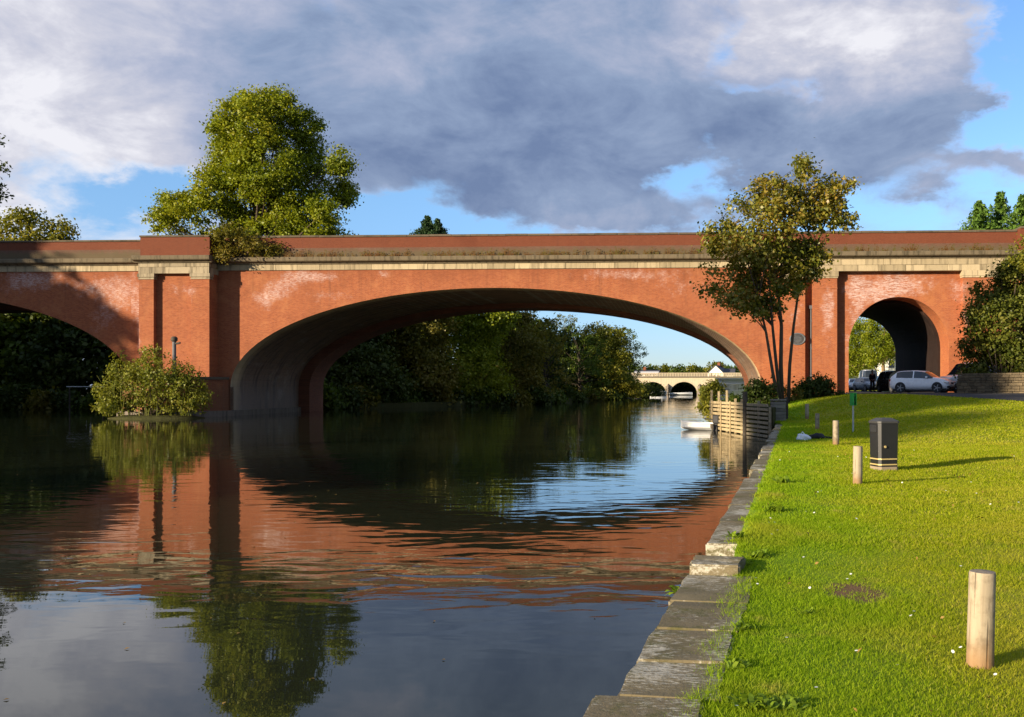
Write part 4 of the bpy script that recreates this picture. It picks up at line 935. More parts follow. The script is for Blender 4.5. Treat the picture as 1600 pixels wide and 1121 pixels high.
# houses beyond the tunnel
p = P3(1372, 600, 175); house('house with brown roof and pale walls behind the trunk seen through the tunnel', p.x, 175, 8, 9, 4.0, 2.6, math.radians(80), M['render'], M['tile'])
p = P3(1402, 600, 160); house('tall white gable wall at the edge of the tunnel view', p.x + .3, 160, 5, 9, 5.2, 1.2, 0, M['render'], M['tile'])

# ------------------------------------------------------------------ road under the bridge
M['tarmac'] = plain('worn tarmac', (0.06, 0.058, 0.056), .95, .25, 0, .1, 0.0, 3.0)
def redge(X): return float(np.interp(X, [11.5, 12.9, 17.9, 24, 60], [63, 57.0, 44.0, 36, 30]))
xs = np.arange(11.8, 60, .6); rows = []
for X in xs:
    y0 = redge(X); y1 = DP - .05 * X + .3; rows.append([(X, y, gz(X, y) + .02) for y in np.linspace(y0, y1, 36)])
road = link('road', grid_mesh('road', np.array(rows)), M['tarmac']); tag(road, 'tarmac road running along the bank and under the small brick arch', kind='structure')
rows = []
for u in np.linspace(tL + .02, tR - .02, 8): rows.append([(*bw(u, v)[:2], gz(*bw(u, v)[:2]) + .024) for v in np.linspace(av - .2, 90, 40)])
tag(link('road', grid_mesh('road', np.array(rows)), M['tarmac']), 'tarmac road surface passing through the tunnel', kind='structure')

# rubble wall by the road: every stone in the face is a piece of its own
M['rubble'] = stone_mat('rubble wall stone', (0.13, 0.10, 0.06), (0.22, 0.17, 0.10), (0.05, 0.042, 0.03), .65, False, 1.5)
rw0, rw1 = Vector((20.35, 60.2, 0)), Vector((25.2, 52.5, 0)); rd = (rw1 - rw0); rl = rd.length; rd.normalize(); ra = math.atan2(rd.y, rd.x)
rwz = gz(rw0.x, rw0.y) - .15
rub = thing('rubble_wall', 'low wall of rough coursed stone under the evergreen bush by the road', 'wall', (rw0.x, rw0.y, rwz), ra)
mb = MB(); mb.span(0, rl, .06, .5, 0, 1.2); mb.build('core', M['foot'], rub)
r = random.Random(8); z = 0.0
while z < 1.15:
    h = r.uniform(.11, .2); x = r.uniform(-.1, 0)
    while x < rl:
        L = r.uniform(.25, .6); m_ = MB(); m_.box((0, 0, 0), (L - .02, .22, h - .02)); m_.build('stone', M['rubble'], rub, (x + L / 2, .03 + r.uniform(-.025, .025), z + h / 2), (0, r.uniform(-.04, .04), 0), bevel=.02); x += L
    z += h
r = random.Random(2); x = 0
while x < rl: L = r.uniform(.35, .6); m_ = MB(); m_.box((0, 0, 0), (L - .02, .62, .12)); m_.build('coping_stone', M['rubble'], rub, (x + L / 2, .24, z + .06), bevel=.025); x += L

# ------------------------------------------------------------------ cars and the person
def paint(name, c, coat=.5): return plain(name, c, .28, .04, 0, .5, coat)
M['car_white'] = paint('white car paint', (0.86, 0.86, 0.87)); M['car_black'] = paint('black car paint', (0.012, 0.012, 0.015)); M['car_silver'] = plain('silver car paint', (0.42, 0.45, 0.48), .3, .05, .6, .5, .4)
M['car_blue'] = paint('blue grey car paint', (0.16, 0.20, 0.25))
M['cglass'] = plain('car window glass', (0.015, 0.02, 0.024), .04, .1, 0, .9)
M['rim'] = plain('alloy rim', (0.30, 0.30, 0.31), .4, .1, .5); M['lamp'] = plain('lamp glass', (0.75, 0.78, 0.8), .08, .1, .3, .8); M['red_lamp'] = plain('red lamp', (0.35, 0.01, 0.01), .2, .1)
M['plate'] = plain('white number plate', (0.7, 0.7, 0.68), .5, .03)
def car(name, label, loc, rz, pm, L=4.32, Wd=1.77, H=1.42, van=0.0, group=None):
    t = thing(name, label, 'car', loc, rz, group); k = L / 4.32; hz = H / 1.42
    st = [(-2.16, .42, .62, .70, .66), (-2.12, .30, .80, .86, .78), (-2.03, .24, .90, 1.03, .83), (-1.86, .22, .93, 1.17, .86), (-1.62, .22, .94, 1.335, .875), (-1.35, .22, .94, 1.39, .88), (-.95, .20, .93, 1.41, .885), (-.42, .20, .92, 1.42, .885), (-.34, .20, .92, 1.42, .885),
          (.18, .20, .91, 1.385, .885), (.42, .20, .90, 1.34, .885), (.75, .20, .89, 1.15, .885), (1.02, .20, .89, .985, .88), (1.10, .20, .88, .95, .875), (1.5, .20, .85, .91, .865), (1.82, .22, .78, .84, .83), (2.02, .24, .68, .74, .76), (2.12, .30, .56, .62, .66), (2.16, .40, .50, .54, .58)]
    if van: st = [(x, zl, zb + (.12 if -2.1 < x < 1.0 else .06), (zt + van * (1 if x < .5 else .5 if x < .9 else .15)), w) for x, zl, zb, zt, w in st]
    cab = lambda x: -1.9 < x < 1.0
    R = []
    for (x, zl, zb, zt, w) in st:
        w *= Wd / 1.77; zt2 = max(zt, zb + .02); rw = w * (.93 - .20 * min(1, max(0, (zt2 - zb) / .48)))
        half = [(w * .80, zl), (w * .97, zl + .10), (w, .42 + .1 * (zb - .5)), (w * .985, zb - .14 if zb > .7 else zb - .05), (w * .955, zb), (rw, zt2 - .05 * min(1, (zt2 - zb) * 4)), (rw * .80, zt2), (0, zt2 + .012)]
        ring = [(x * k, -y, z * hz) for y, z in half] + [(x * k, y, z * hz) for y, z in half[-2::-1]]
        R.append(ring)
    n = len(R[0]); body, win, win2, ws, rw_ = MB(), MB(), MB(), MB(), MB()
    for i in range(len(R) - 1):
        xm = (st[i][0] + st[i + 1][0]) / 2
        for j in range(n - 1):
            q = [R[i][j], R[i + 1][j], R[i + 1][j + 1], R[i][j + 1]]; seg = j if j < 7 else n - 2 - j
            if seg == 4 and -1.62 < xm < .95 and not (-.42 < xm < -.34): (win if j < 7 else win2).poly(q)
            elif seg in (5, 6) and .42 <= xm < 1.05 and seg >= 5: ws.poly(q)
            elif seg in (5, 6) and -1.95 < xm < -1.62: rw_.poly(q)
            else: body.poly(q)
    body.poly(R[0]); body.poly(R[-1])
    for b_ in (body, win, ws):
        pass
    def merged(mb, nm, m, sm_=True):
        me = mb.mesh(nm, False, 0, False); bm = bmesh.new(); bm.from_mesh(me); bmesh.ops.remove_doubles(bm, verts=bm.verts, dist=.0005); bmesh.ops.recalc_face_normals(bm, faces=bm.faces); bm.to_mesh(me); bm.free()
        if sm_: me.polygons.foreach_set('use_smooth', [True] * len(me.polygons))
        return link(nm, me, m, t)
    bo = merged(body, 'body', pm); merged(win, 'side_window', M['cglass']); merged(win2, 'side_window', M['cglass']); merged(rw_, 'rear_window', M['cglass']); merged(ws, 'windscreen', M['cglass'])
    under = MB(); under.span(-1.9 * k, 1.9 * k, -Wd * .40, Wd * .40, .09 * hz, .30 * hz); under.build('underbody', M['dark'], t)
    for x in (-1.30 * k, 1.34 * k):
        for sg in (-1, 1):
            y = sg * (Wd / 2 - .095); m_ = MB(); m_.lathe([(.355, sg * .098), (.355, sg * .104)], 24, 'y', (x, y - sg * 0.0, .34)); m_.build('wheel_arch', M['dark'], t)
            m_ = MB(); m_.lathe([(.20, -.10), (.29, -.11), (.315, -.07), (.315, .07), (.29, .11), (.20, .10)], 24, 'y', (x, y + sg * .01, .315)); wh = m_.build('wheel', M['dark'], t)
            m_ = MB(); yo = y + sg * .115
            for a in range(5):
                an = a * 2 * math.pi / 5; c_, s_ = math.cos(an), math.sin(an); m_.box((x + c_ * .12, yo, .315 + s_ * .12), (.22, .03, .055), Matrix.Rotation(-an, 3, 'Y'))
            m_.lathe([(.245, sg * .02), (.245, sg * .006), (.215, sg * .006), (.215, sg * .02)], 24, 'y', (x, yo - sg * .012, .315), False); m_.lathe([(.06, .0), (.06, sg * .025)], 12, 'y', (x, yo, .315)); m_.build('rim', M['rim'], wh)
    for sg in (-1, 1):
        m_ = MB(); m_.box((1.93 * k, sg * Wd * .385, .675 * hz), (.36, .30, .13), Matrix.Rotation(-sg * .45, 3, 'Z') @ Matrix.Rotation(.25, 3, 'Y')); m_.build('headlight', M['lamp'], t, bevel=.03)
        m_ = MB(); m_.box((-2.05 * k, sg * Wd * .38, .80 * hz), (.10, .26, .14), Matrix.Rotation(sg * .3, 3, 'Z')); m_.build('tail_light', M['red_lamp'], t, bevel=.03)
        m_ = MB(); m_.box((.62 * k, sg * (Wd / 2 + .07), .98 * hz), (.13, .20, .13)); m_.build('mirror', pm, t, bevel=.04)
        m_ = MB(); m_.box((-.12 * k, sg * (Wd / 2 + .003), .82 * hz), (.20, .03, .03)); m_.build('door_handle', pm, t)
        m_ = MB(); m_.box((2.05 * k, sg * Wd * .33, .36 * hz), (.20, .30, .13), Matrix.Rotation(-sg * .45, 3, 'Z')); m_.build('side_intake', M['dark'], t, bevel=.02)
        m_ = MB(); m_.box((2.14 * k, sg * .135, .60 * hz), (.07, .22, .13)); m_.build('grille', M['dark'], t, bevel=.03)
    m_ = MB(); m_.box((2.13 * k, 0, .33 * hz), (.09, .80, .14)); m_.build('bumper_intake', M['dark'], t, bevel=.02)
    m_ = MB(); m_.box((2.185 * k, 0, .455 * hz), (.02, .52, .11)); m_.build('number_plate', M['plate'], t)
    m_ = MB(); m_.tube([(-1.4 * k, 0, 1.42 * hz), (-1.5 * k, 0, 1.50 * hz + van)], .02, 6); m_.build('aerial', M['dark'], t)
    return t
def road_z(x, y): return gz(x, y) + .024
def place_car(x, Y, rz, **k): X = (x - CX) / F * Y; return dict(loc=(X, Y, road_z(X, Y)), rz=math.radians(rz), **k)
car('hatchback', 'white three door hatchback parked nose out before the tunnel mouth', pm=M['car_white'], L=3.95, H=1.46, **place_car(1441, 63.5, -34))
car('hatchback', 'white car half hidden behind the rubble wall, windscreen towards the tunnel', pm=M['car_white'], L=4.5, H=1.70, van=.34, **place_car(1511, 66.0, 198))
car('dark_car', 'tall black car facing out from the left side of the tunnel', pm=M['car_black'], H=1.45, van=.22, Wd=1.7, **place_car(1399, 74, -84))
car('silver_car', 'silver car parked beyond the tunnel, nearest the left brick jamb', pm=M['car_silver'], **place_car(1337, 108, -100, group='silver cars beyond the tunnel'))
car('silver_car', 'pale blue grey car parked beyond the tunnel beside the dark figure', pm=M['car_blue'], **place_car(1356, 100, -80, group='silver cars beyond the tunnel'))
car('white_van', 'white box van standing far beyond the tunnel over the parked cars', pm=M['car_white'], H=1.55, van=1.0, Wd=2.0, **place_car(1359, 122, -85))

def skin_chain(name, joints, edges, radii, m, parent, sub=2, root=0):
    me = bpy.data.meshes.new(name); me.from_pydata(joints, edges, []); o = link(name, me, m, parent)
    md = o.modifiers.new('Skin', 'SKIN'); md.use_smooth_shade = True
    for i, sv in enumerate(me.skin_vertices[0].data): sv.radius = (radii[i], radii[i]) if not hasattr(radii[i], '__len__') else radii[i]; sv.use_root = (i == root)
    s_ = o.modifiers.new('Sub', 'SUBSURF'); s_.levels = sub; s_.render_levels = sub
    return o
M['skin'] = plain('skin', (0.42, 0.25, 0.18), .6, .08); M['jacket'] = plain('dark navy jacket', (0.014, 0.015, 0.022), .85, .2); M['trousers'] = plain('black trousers', (0.012, 0.012, 0.014), .85, .2); M['hair'] = plain('dark hair', (0.02, 0.014, 0.01), .7, .3)
pX = (1363 - CX) / F * 79; pY = 79
per = thing('person', 'person in dark jacket and trousers standing before the parked cars', 'person', (pX, pY, road_z(pX, pY)), math.radians(15))
J = [(0, 0, .93), (0, .01, 1.12), (0, 0, 1.36), (0, -.01, 1.47), (0, -.02, 1.60), (0, -.02, 1.70), (-.19, 0, 1.40), (-.25, .02, 1.14), (-.22, -.08, .92), (-.22, -.11, .83), (.19, 0, 1.40), (.26, .03, 1.14), (.23, -.06, .92), (.23, -.09, .83),
     (-.10, 0, .88), (-.12, -.02, .50), (-.13, .03, .09), (-.14, -.13, .04), (.10, 0, .88), (.13, -.03, .50), (.15, .03, .09), (.17, -.13, .04)]
E = [(0, 1), (1, 2), (2, 3), (3, 4), (4, 5), (2, 6), (6, 7), (7, 8), (8, 9), (2, 10), (10, 11), (11, 12), (12, 13), (0, 14), (14, 15), (15, 16), (16, 17), (0, 18), (18, 19), (19, 20), (20, 21)]
Rr = [(.15, .11), (.14, .10), (.15, .10), .055, (.078, .095), (.07, .085), .065, .048, .036, .034, .065, .048, .036, .034, .085, .06, .042, .035, .085, .06, .042, .035]
skin_chain('body', J, E, Rr, M['skin'], per)
ji = [0, 1, 2, 6, 7, 8, 10, 11, 12]; mp_ = {a: i for i, a in enumerate(ji)}
skin_chain('jacket', [J[i] for i in ji], [(mp_[a], mp_[b]) for a, b in E if a in mp_ and b in mp_], [((r_[0] + .025, r_[1] + .025) if hasattr(r_, '__len__') else r_ + .022) for r_ in (Rr[i] for i in ji)], M['jacket'], per)
ji = [0, 14, 15, 16, 18, 19, 20]; mp_ = {a: i for i, a in enumerate(ji)}
skin_chain('trousers', [J[i] for i in ji], [(mp_[a], mp_[b]) for a, b in E if a in mp_ and b in mp_], [((r_[0] + .01, r_[1] + .01) if hasattr(r_, '__len__') else r_ + .022) for r_ in (Rr[i] for i in ji)], M['trousers'], per)
mb = MB(); mb.lathe([(.02, 1.80), (.06, 1.785), (.088, 1.74), (.09, 1.68), (.075, 1.66)], 14, 'z', (0, .012, 0)); mb.build('hair', M['hair'], per, smooth=True)
mb = MB(); mb.box((0, -.115, 1.655), (.025, .04, .04)); mb.build('nose', M['skin'], per, bevel=.008)
for sg in (-1, 1):
    j = J[17] if sg < 0 else J[21]; mb = MB(); mb.box((j[0], j[1] + .06, .05), (.10, .28, .10)); mb.build('shoe', M['dark'], per, bevel=.03)

# ------------------------------------------------------------------ timber jetty
M['plank'] = wood_mat('weathered jetty plank', (0.34, 0.26, 0.14), (0.50, 0.40, 0.23)); M['plank_shaded'] = wood_mat('shaded jetty plank', (0.20, 0.17, 0.11), (0.30, 0.25, 0.17))  # second plank colour is a darker copy carrying the shade right of the pile
ja, jb, jc = Vector((3.92, 49.3, 0)), Vector((5.06, 43.1, 0)), Vector((5.62, 40.2, 0))
jt = thing('timber_jetty', 'timber cribwork jetty of stacked horizontal planks at the water edge', 'jetty', ja)
def rail(a, b, z, h, th, m, name, ofs=0.0, par=jt):
    d_ = b - a; L = d_.length; an = math.atan2(d_.y, d_.x); nrm = Vector((d_.y, -d_.x, 0)).normalized(); c = (a + b) / 2 - ja + nrm * (-abs(ofs) if ofs < 0 else ofs)
    m_ = MB(); m_.box((0, 0, 0), (L, th, h)); return m_.build(name, m, par, (c.x, c.y, z), (0, 0, an), bevel=.012)
rj = random.Random(6)
endl = Vector((5.6, 50.2, 0))
for k in range(8):
    z = .10 + k * .185
    rail(ja + Vector((0, rj.uniform(-.1, .12), 0)), jb, z + rj.uniform(-.015, .015), .125, .06, M['plank'], 'plank')
    rail(jb + Vector((.02, -.1, 0)), jc, z + rj.uniform(-.015, .015) - .02, .115, .06, M['plank_shaded'], 'plank')
    rail(endl, ja, z + rj.uniform(-.015, .015), .10, .06, M['plank'], 'plank')
for f, zt in ((0.0, 2.0), (.22, 1.95), (.45, 2.0), (.68, 1.62), (.84, 1.60)):
    p = ja.lerp(jb, f) - ja; m_ = MB(); m_.box((p.x + .09, p.y, zt / 2 - .3), (.11, .11, zt + .6)); m_.build('post', M['plank'], jt, bevel=.012)
for f, zt in ((.5, 1.55), (1.0, 1.3)):
    p = jb.lerp(jc, f) - ja; m_ = MB(); m_.box((p.x + .09, p.y, zt / 2 - .3), (.11, .11, zt + .6)); m_.build('post', M['plank_shaded'], jt, bevel=.012)
for f, zt in ((.10, 1.5), (.36, 1.5), (.62, 1.5)):
    p = ja.lerp(jb, f) - ja; m_ = MB(); m_.box((p.x - .065, p.y, zt / 2 - .2), (.06, .13, zt + .4)); m_.build('batten', M['plank'], jt, bevel=.01)
p = jb - ja; m_ = MB(); m_.tube([(p.x - .06, p.y - .02, -1), (p.x - .06, p.y - .02, 1.95)], .11, 10); m_.build('mooring_pile', M['darkwood'], jt)
m_ = MB(); m_.extrude([(ja.x - ja.x + .16, .4), (jb.x - ja.x + .16, jb.y - ja.y), (jc.x - ja.x + .2, jc.y - ja.y), (2.6, -6.0), (2.4, .9)], -.6, 1.28, 'z'); m_.build('fill', M['dirt'], jt)
# pale metal fence on the towpath beyond
M['fence'] = plain('pale painted metal', (0.62, 0.64, 0.64), .5, .06)
fA, fB = Vector((8.75, 97, 0)), Vector((11.2, 93.5, 0)); fz = gz(9.2, 96)
fn = thing('railing', 'pale painted railing with upright bars on the towpath under the arch', 'railing', (fA.x, fA.y, fz))
dv = fB - fA
for k in range(22): p = dv * (k / 21); m_ = MB(); m_.box((p.x, p.y, .85), (.10, .06, 1.7)); m_.build('bar', M['fence'], fn)
for z in (.35, .95, 1.6): m_ = MB(); m_.tube([(0, -.05, z), (dv.x, dv.y - .05, z)], .045, 6); m_.build('rail', M['fence'], fn)
fn2 = thing('cabin', 'pale flat roofed kiosk behind the railing on the towpath', 'building', (10.6, 102, gz(10.6, 102)), math.radians(8))
m_ = MB(); m_.span(-1.3, 1.4, 0, 2.4, 0, 2.0); m_.build('wall', M['render'], fn2); m_ = MB(); m_.span(-1.45, 1.55, -.15, 2.55, 2.0, 2.15); m_.build('roof', M['fence'], fn2)
for x in (-.7, .35): m_ = MB(); m_.span(x - .35, x + .35, -.04, .05, .8, 1.6); w_ = m_.build('window', M['fence'], fn2); m_ = MB(); m_.span(x - .29, x + .29, -.055, .0, .86, 1.54); m_.build('pane', M['glass'], w_)
# mooring rail across the left arch
p0 = P3(104, 603, 84); p1 = P3(164, 602, 84)
mr = thing('mooring_boom', 'pale horizontal mooring boom floating in the shade of the left arch', 'boom', (p0.x, 84, 0))
m_ = MB(); m_.box(((p1.x - p0.x) / 2, 0, 2.25), (p1.x - p0.x, .12, .07)); m_.build('beam', M['fence'], mr)
for x in (.2, (p1.x - p0.x) - .2): m_ = MB(); m_.tube([(x, .12, -1), (x, .12, 2.3)], .07, 8); m_.build('pile', M['darkwood'], mr)

# ------------------------------------------------------------------ things on the lawn
M['bollard'] = wood_mat('pale weathered bollard', (0.24, 0.19, 0.125), (0.46, 0.385, 0.275), (0.27, 0.14, 0.05)); M['bollard_end'] = wood_mat('grey end grain', (0.22, 0.18, 0.14), (0.30, 0.25, 0.19))
def bollard(label, x, yb, h, d, lean=(0, 0), seed=0):
    p = ground_at(x, yb); t = thing('wooden_bollard', label, 'bollard', p, seed * 1.3, 'round timber bollards along the lawn')
    t.rotation_euler = (lean[1], lean[0], 0)
    r = d / 2; rg = np.random.default_rng(seed); n = 28; mb = MB(); ph = rg.uniform(0, 6.28)
    prof = [(-.25, 1.0), (.0, 1.0), (h * .3, 1.0), (h * .7, .985), (h - .012, .98), (h, .93)]
    for z, s_ in prof:
        for k in range(n):
            a = 2 * math.pi * k / n; q = r * s_ * (1 + .02 * math.sin(3 * a + ph + z * 2) + .012 * math.sin(7 * a + z * 5)); mb.v.append((q * math.cos(a), q * math.sin(a), z))
    for i in range(len(prof) - 1):
        for k in range(n): mb.f.append((i * n + k, i * n + (k + 1) % n, (i + 1) * n + (k + 1) % n, (i + 1) * n + k))
    mb.build('shaft', M['bollard'], t, smooth=True)
    m_ = MB()
    for k in range(n): m_.v.append(mb.v[(len(prof) - 1) * n + k])
    m_.v.append((0, 0, h + .006)); m_.f = [(k, (k + 1) % n, n) for k in range(n)]; m_.build('end_grain', M['bollard_end'], t)
    return t
bollard('large weathered round bollard, closest of all, standing before the bare lawn', 1531, 1041, .545, .152, (math.radians(1.6), 0), 1)
bollard('round bollard in front of the dark litter bin', 1340, 757, .585, .145, (math.radians(.3), 0), 2)
bollard('bright round bollard between the green sign and the white bag', 1306, 696, .64, .16, (0, 0), 3)
bollard('thin round bollard just behind the white bag', 1277, 672, .58, .15, (0, 0), 4)
bollard('dim shaded bollard by the foot of the dark shrub', 1261, 655, .66, .17, (0, 0), 5)

# litter bin
M['bin'] = plain('black bin plastic', (0.015, 0.015, 0.016), .45, .15, 0, .45); M['bin_edge'] = plain('grey worn plastic', (0.045, 0.044, 0.043), .5, .15); M['gold'] = plain('gold band', (0.62, 0.47, 0.20), .4, .1, .3); M['conc'] = plain('bin plinth', (0.28, 0.22, 0.15), .85, .2)
p = ground_at(1381, 735); Hb = .95
bn = thing('litter_bin', 'dark grey litter bin with two pale bands standing on the lawn', 'bin', p, math.radians(14)); bn.scale = (.9, .9, 1)
def prism8(w0, w1, z0, z1, ch=.24):
    m_ = MB()
    for w, z in ((w0, z0), (w1, z1)):
        h = w / 2; c = h * (1 - ch * 2 * .5)
        m_.v += [(h, -c, z), (h, c, z), (c, h, z), (-c, h, z), (-h, c, z), (-h, -c, z), (-c, -h, z), (c, -h, z)]
    m_.f = [(k, (k + 1) % 8, 8 + (k + 1) % 8, 8 + k) for k in range(8)] + [tuple(reversed(range(8))), tuple(range(8, 16))]; return m_
prism8(.44, .44, -.05, .075).build('plinth', M['conc'], bn); prism8(.43, .46, .075, .86).build('body', M['bin'], bn, bevel=.008)
prism8(.487, .487, .86, .90).build('lid_rim', M['bin_edge'], bn, bevel=.008)
ld = prism8(.475, .26, .90, .955).build('lid', M['bin_edge'], bn, bevel=.01)
for z in (.105, .205):
    o = prism8(.446, .448, z, z + .022).build('band', M['gold'], bn)
for a in (1, 3):
    R_ = Matrix.Rotation(a * math.pi / 2, 3, 'Z'); m_ = MB(); q = R_ @ Vector((0, -.232, .765)); m_.box(q, (.27, .02, .13), R_); m_.build('opening', M['dark'], bn, bevel=.006)
    m_ = MB(); q = R_ @ Vector((0, -.2255, .46)); m_.box(q, (.30, .012, .36), R_); m_.build('panel', M['bin'], bn, bevel=.004)
m_ = MB(); m_.lathe([(.022, 0), (.022, -.02)], 12, 'y', (-.10, -.232, .44)); m_.build('lock', M['gold'], bn)

# green sign on a post
M['green'] = plain('green enamel', (0.02, 0.30, 0.06), .45, .06); M['galv'] = plain('galvanised steel', (0.42, 0.45, 0.46), .45, .1, .5)
p = ground_at(1333, 676); sg_ = thing('sign_post', 'narrow green sign on a grey steel post standing on the lawn', 'sign', p, math.radians(-84))
m_ = MB(); m_.tube([(0, 0, -.3), (0, 0, 1.30)], .03, 10); m_.build('post', M['galv'], sg_)
m_ = MB(); m_.box((0, -.04, 1.10), (.42, .012, .42)); sp_ = m_.build('sign_plate', M['green'], sg_, bevel=.004)
m_ = MB(); m_.box((0, .04, 1.10), (.42, .012, .42)); m_.build('sign_plate', M['green'], sg_, bevel=.004)
for z in (1.0, 1.2): m_ = MB(); m_.box((0, 0, z), (.09, .07, .03)); m_.build('clamp', M['galv'], sg_)

# grey stone pillar at the end of the shrubs
p = ground_at(1216, 658); M['pillar'] = stone_mat('grey stone block', (0.20, 0.18, 0.15), (0.28, 0.255, 0.21), (0.09, 0.08, 0.065), .5)
pl2 = thing('stone_pillar', 'short grey coursed stone pillar among the dark shrubs', 'pillar', (p.x, p.y, p.z), math.radians(8)); r = random.Random(1)
for k in range(6): m_ = MB(); m_.box((0, 0, 0), (.56 + r.uniform(-.02, .02), .5, .135)); m_.build('stone', M['pillar'], pl2, (r.uniform(-.01, .01), 0, .05 + k * .145), bevel=.015)
m_ = MB(); m_.box((0, 0, .92), (.60, .54, .07)); m_.build('cap', M['pillar'], pl2, bevel=.015)
p = ground_at(1229, 655); dp2 = thing('wooden_post', 'dark timber post beside the grey stone pillar', 'post', p); m_ = MB(); m_.box((0, 0, .4), (.13, .13, 1.0)); m_.build('shaft', M['darkwood'], dp2, bevel=.015); m_ = MB(); m_.extrude([(-.08, .9), (.08, .9), (0, 1.0)], -.08, .08, 'y'); m_.build('cap', M['darkwood'], dp2)

# bags lying on the grass
M['bag'] = plain('white plastic bag', (0.72, 0.74, 0.78), .5, .06); M['rucksack'] = plain('black bag cloth', (0.02, 0.02, 0.022), .85, .3)
def lump(name, m, parent, sx, sy, sz, seed, loc=(0, 0, 0)):
    bm = bmesh.new(); bmesh.ops.create_icosphere(bm, subdivisions=3, radius=1); rg = random.Random(seed); ph = [rg.uniform(0, 6) for _ in range(4)]
    for v in bm.verts:
        c = v.co.copy(); k = 1 + .14 * math.sin(4 * c.x + ph[0]) * math.sin(5 * c.y + ph[1]) + .10 * math.sin(7 * c.z + ph[2] + 3 * c.x); v.co = Vector((c.x * sx * k, c.y * sy * k, max(-.4, c.z) * sz * k))
    me = bpy.data.meshes.new(name); bm.to_mesh(me); bm.free(); me.polygons.foreach_set('use_smooth', [True] * len(me.polygons)); return link(name, me, m, parent, loc)
p = ground_at(1255, 688); t = thing('carrier_bag', 'white plastic carrier bag lying on the grass near the quay', 'bag', p); lump('body', M['bag'], t, .19, .14, .14, 1, (0, 0, .05)); m_ = MB(); m_.tube([(-.06, 0, .15), (-.02, .02, .24), (.05, 0, .15)], .014, 6); m_.build('handle', M['bag'], t)
p = ground_at(1277, 686); t = thing('rucksack', 'black rucksack lying on the grass beside the white bag', 'bag', p); lump('body', M['rucksack'], t, .24, .15, .11, 2, (0, 0, .045)); m_ = MB(); m_.tube([(.15, 0, .05), (.34, -.03, .04), (.42, .02, .02)], .03, 6); m_.build('strap', M['rucksack'], t); m_ = MB(); m_.box((-.1, -.11, .07), (.18, .08, .1)); m_.build('pocket', M['rucksack'], t, bevel=.03)

# ------------------------------------------------------------------ grass
def blade_fn(N):
    g = N.n('ShaderNodeNewGeometry'); oc = ocoord(N); r = g.outputs['Random Per Island']
    col = N.ramp(r, [(0, (0.19, 0.25, 0.010)), (.35, (0.29, 0.35, 0.013)), (.7, (0.39, 0.43, 0.020)), (.88, (0.48, 0.47, 0.035)), (1, (0.55, 0.45, 0.14))])
    sp = N.sep(oc); eg = N.add(N.sub(sp[0], N.mul(sp[1], .17)), N.mul(N.sub(N.noise(oc, .8, 4, .6), .5), 2.2)); col = N.mix(N.mul(N.step(eg, 1.3, .0), .7), col, N.mix(r, (0.13, 0.27, 0.008), (0.30, 0.47, 0.018)))
    col = N.mix(N.mul(N.step(N.noise(oc, .55, 6, .6), .45, .7), .5), col, (0.46, 0.41, 0.05))
    col = N.mix(N.mul(N.step(N.noise(oc, 1.7, 5, .65), .60, .70), .5), col, (0.50, 0.40, 0.12))
    col = N.mix(N.mul(N.step(N.noise(oc, 2.6, 4, .6), .5, .7), .45), col, (0.18, 0.29, 0.010))
    df = N.n('ShaderNodeBsdfDiffuse'); N.put(df.inputs[0], col); tr = N.n('ShaderNodeBsdfTranslucent'); N.put(tr.inputs[0], N.mix(1, col, (1.2, 1.2, .5), 'MULTIPLY'))
    m1 = N.n('ShaderNodeMixShader'); m1.inputs[0].default_value = .5; N.t.links.new(df.outputs[0], m1.inputs[1]); N.t.links.new(tr.outputs[0], m1.inputs[2]); return m1.outputs[0]
M['blade'] = mat('grass blades', blade_fn)
rg = np.random.default_rng(77)
def grass(name, n, y0, y1, pw, hh, ww):
    u = rg.random(n); Y = (y0 ** pw + u * (y1 ** pw - y0 ** pw)) ** (1 / pw)
    x0 = xb(Y) + np.where((Y > 8.7) & (Y < 9.4), .34, .43); x0 += .05 * np.sin(Y * 5.1) + .035 * np.sin(Y * 13.7 + 1) - .10 * rg.random(n) ** 6; x1 = .445 * Y + 2.2
    X = x0 + (x1 - x0) * rg.random(n)
    re = np.interp(X, [11.5, 12.9, 17.9, 24, 60], [63, 57.0, 44.0, 36, 30]); bp = ground_at(1337, 925)
    k = (Y < re - .05) & (x1 > x0); dpt = ((X - bp.x) / .26) ** 2 + ((Y - bp.y) / .42) ** 2 + .5 * np.sin(X * 19) * np.sin(Y * 13); k &= ~((dpt < 1.3) & (rg.random(n) < .93 - .55 * dpt))
    tx = np.sin(X * 3.1) * np.sin(Y * 2.3 + 1) + np.sin(X * 7.3 + 2) * np.sin(Y * 6.1); k &= rg.random(n) < .78 + .22 * tx
    X, Y = X[k], Y[k]; n = len(X); Z = hr(X, Y) - .006
    edge = np.exp(-((X - xb(Y) - .45) / .25) ** 2); tall = 1 + 1.1 * edge * (rg.random(n) ** 1.5) + .45 * np.clip(np.sin(X * 2.1 + 1) * np.sin(Y * 1.7) + .2, 0, 1)
    h = hh * (.5 + rg.random(n)) * tall * (1 + Y * .018); w = ww * (.7 + .6 * rg.random(n)) * (1 + np.maximum(0, Y - 6) * .11)
    a = rg.random(n) * 6.283; b = np.stack([X, Y, Z], -1); sx = np.stack([np.cos(a) * w, np.sin(a) * w, 0 * a], -1)
    ln = rg.normal(size=(n, 2)) * .55; tip = b + np.stack([ln[:, 0] * h, ln[:, 1] * h, h], -1)
    return np.stack([b - sx, b + sx, tip], 1)
V = np.concatenate([grass('a', 420000, 3.6, 11, .55, .019, .0028), grass('b', 300000, 10, 26, .5, .021, .0040), grass('c', 130000, 25, 58, 1.0, .026, .0055)])
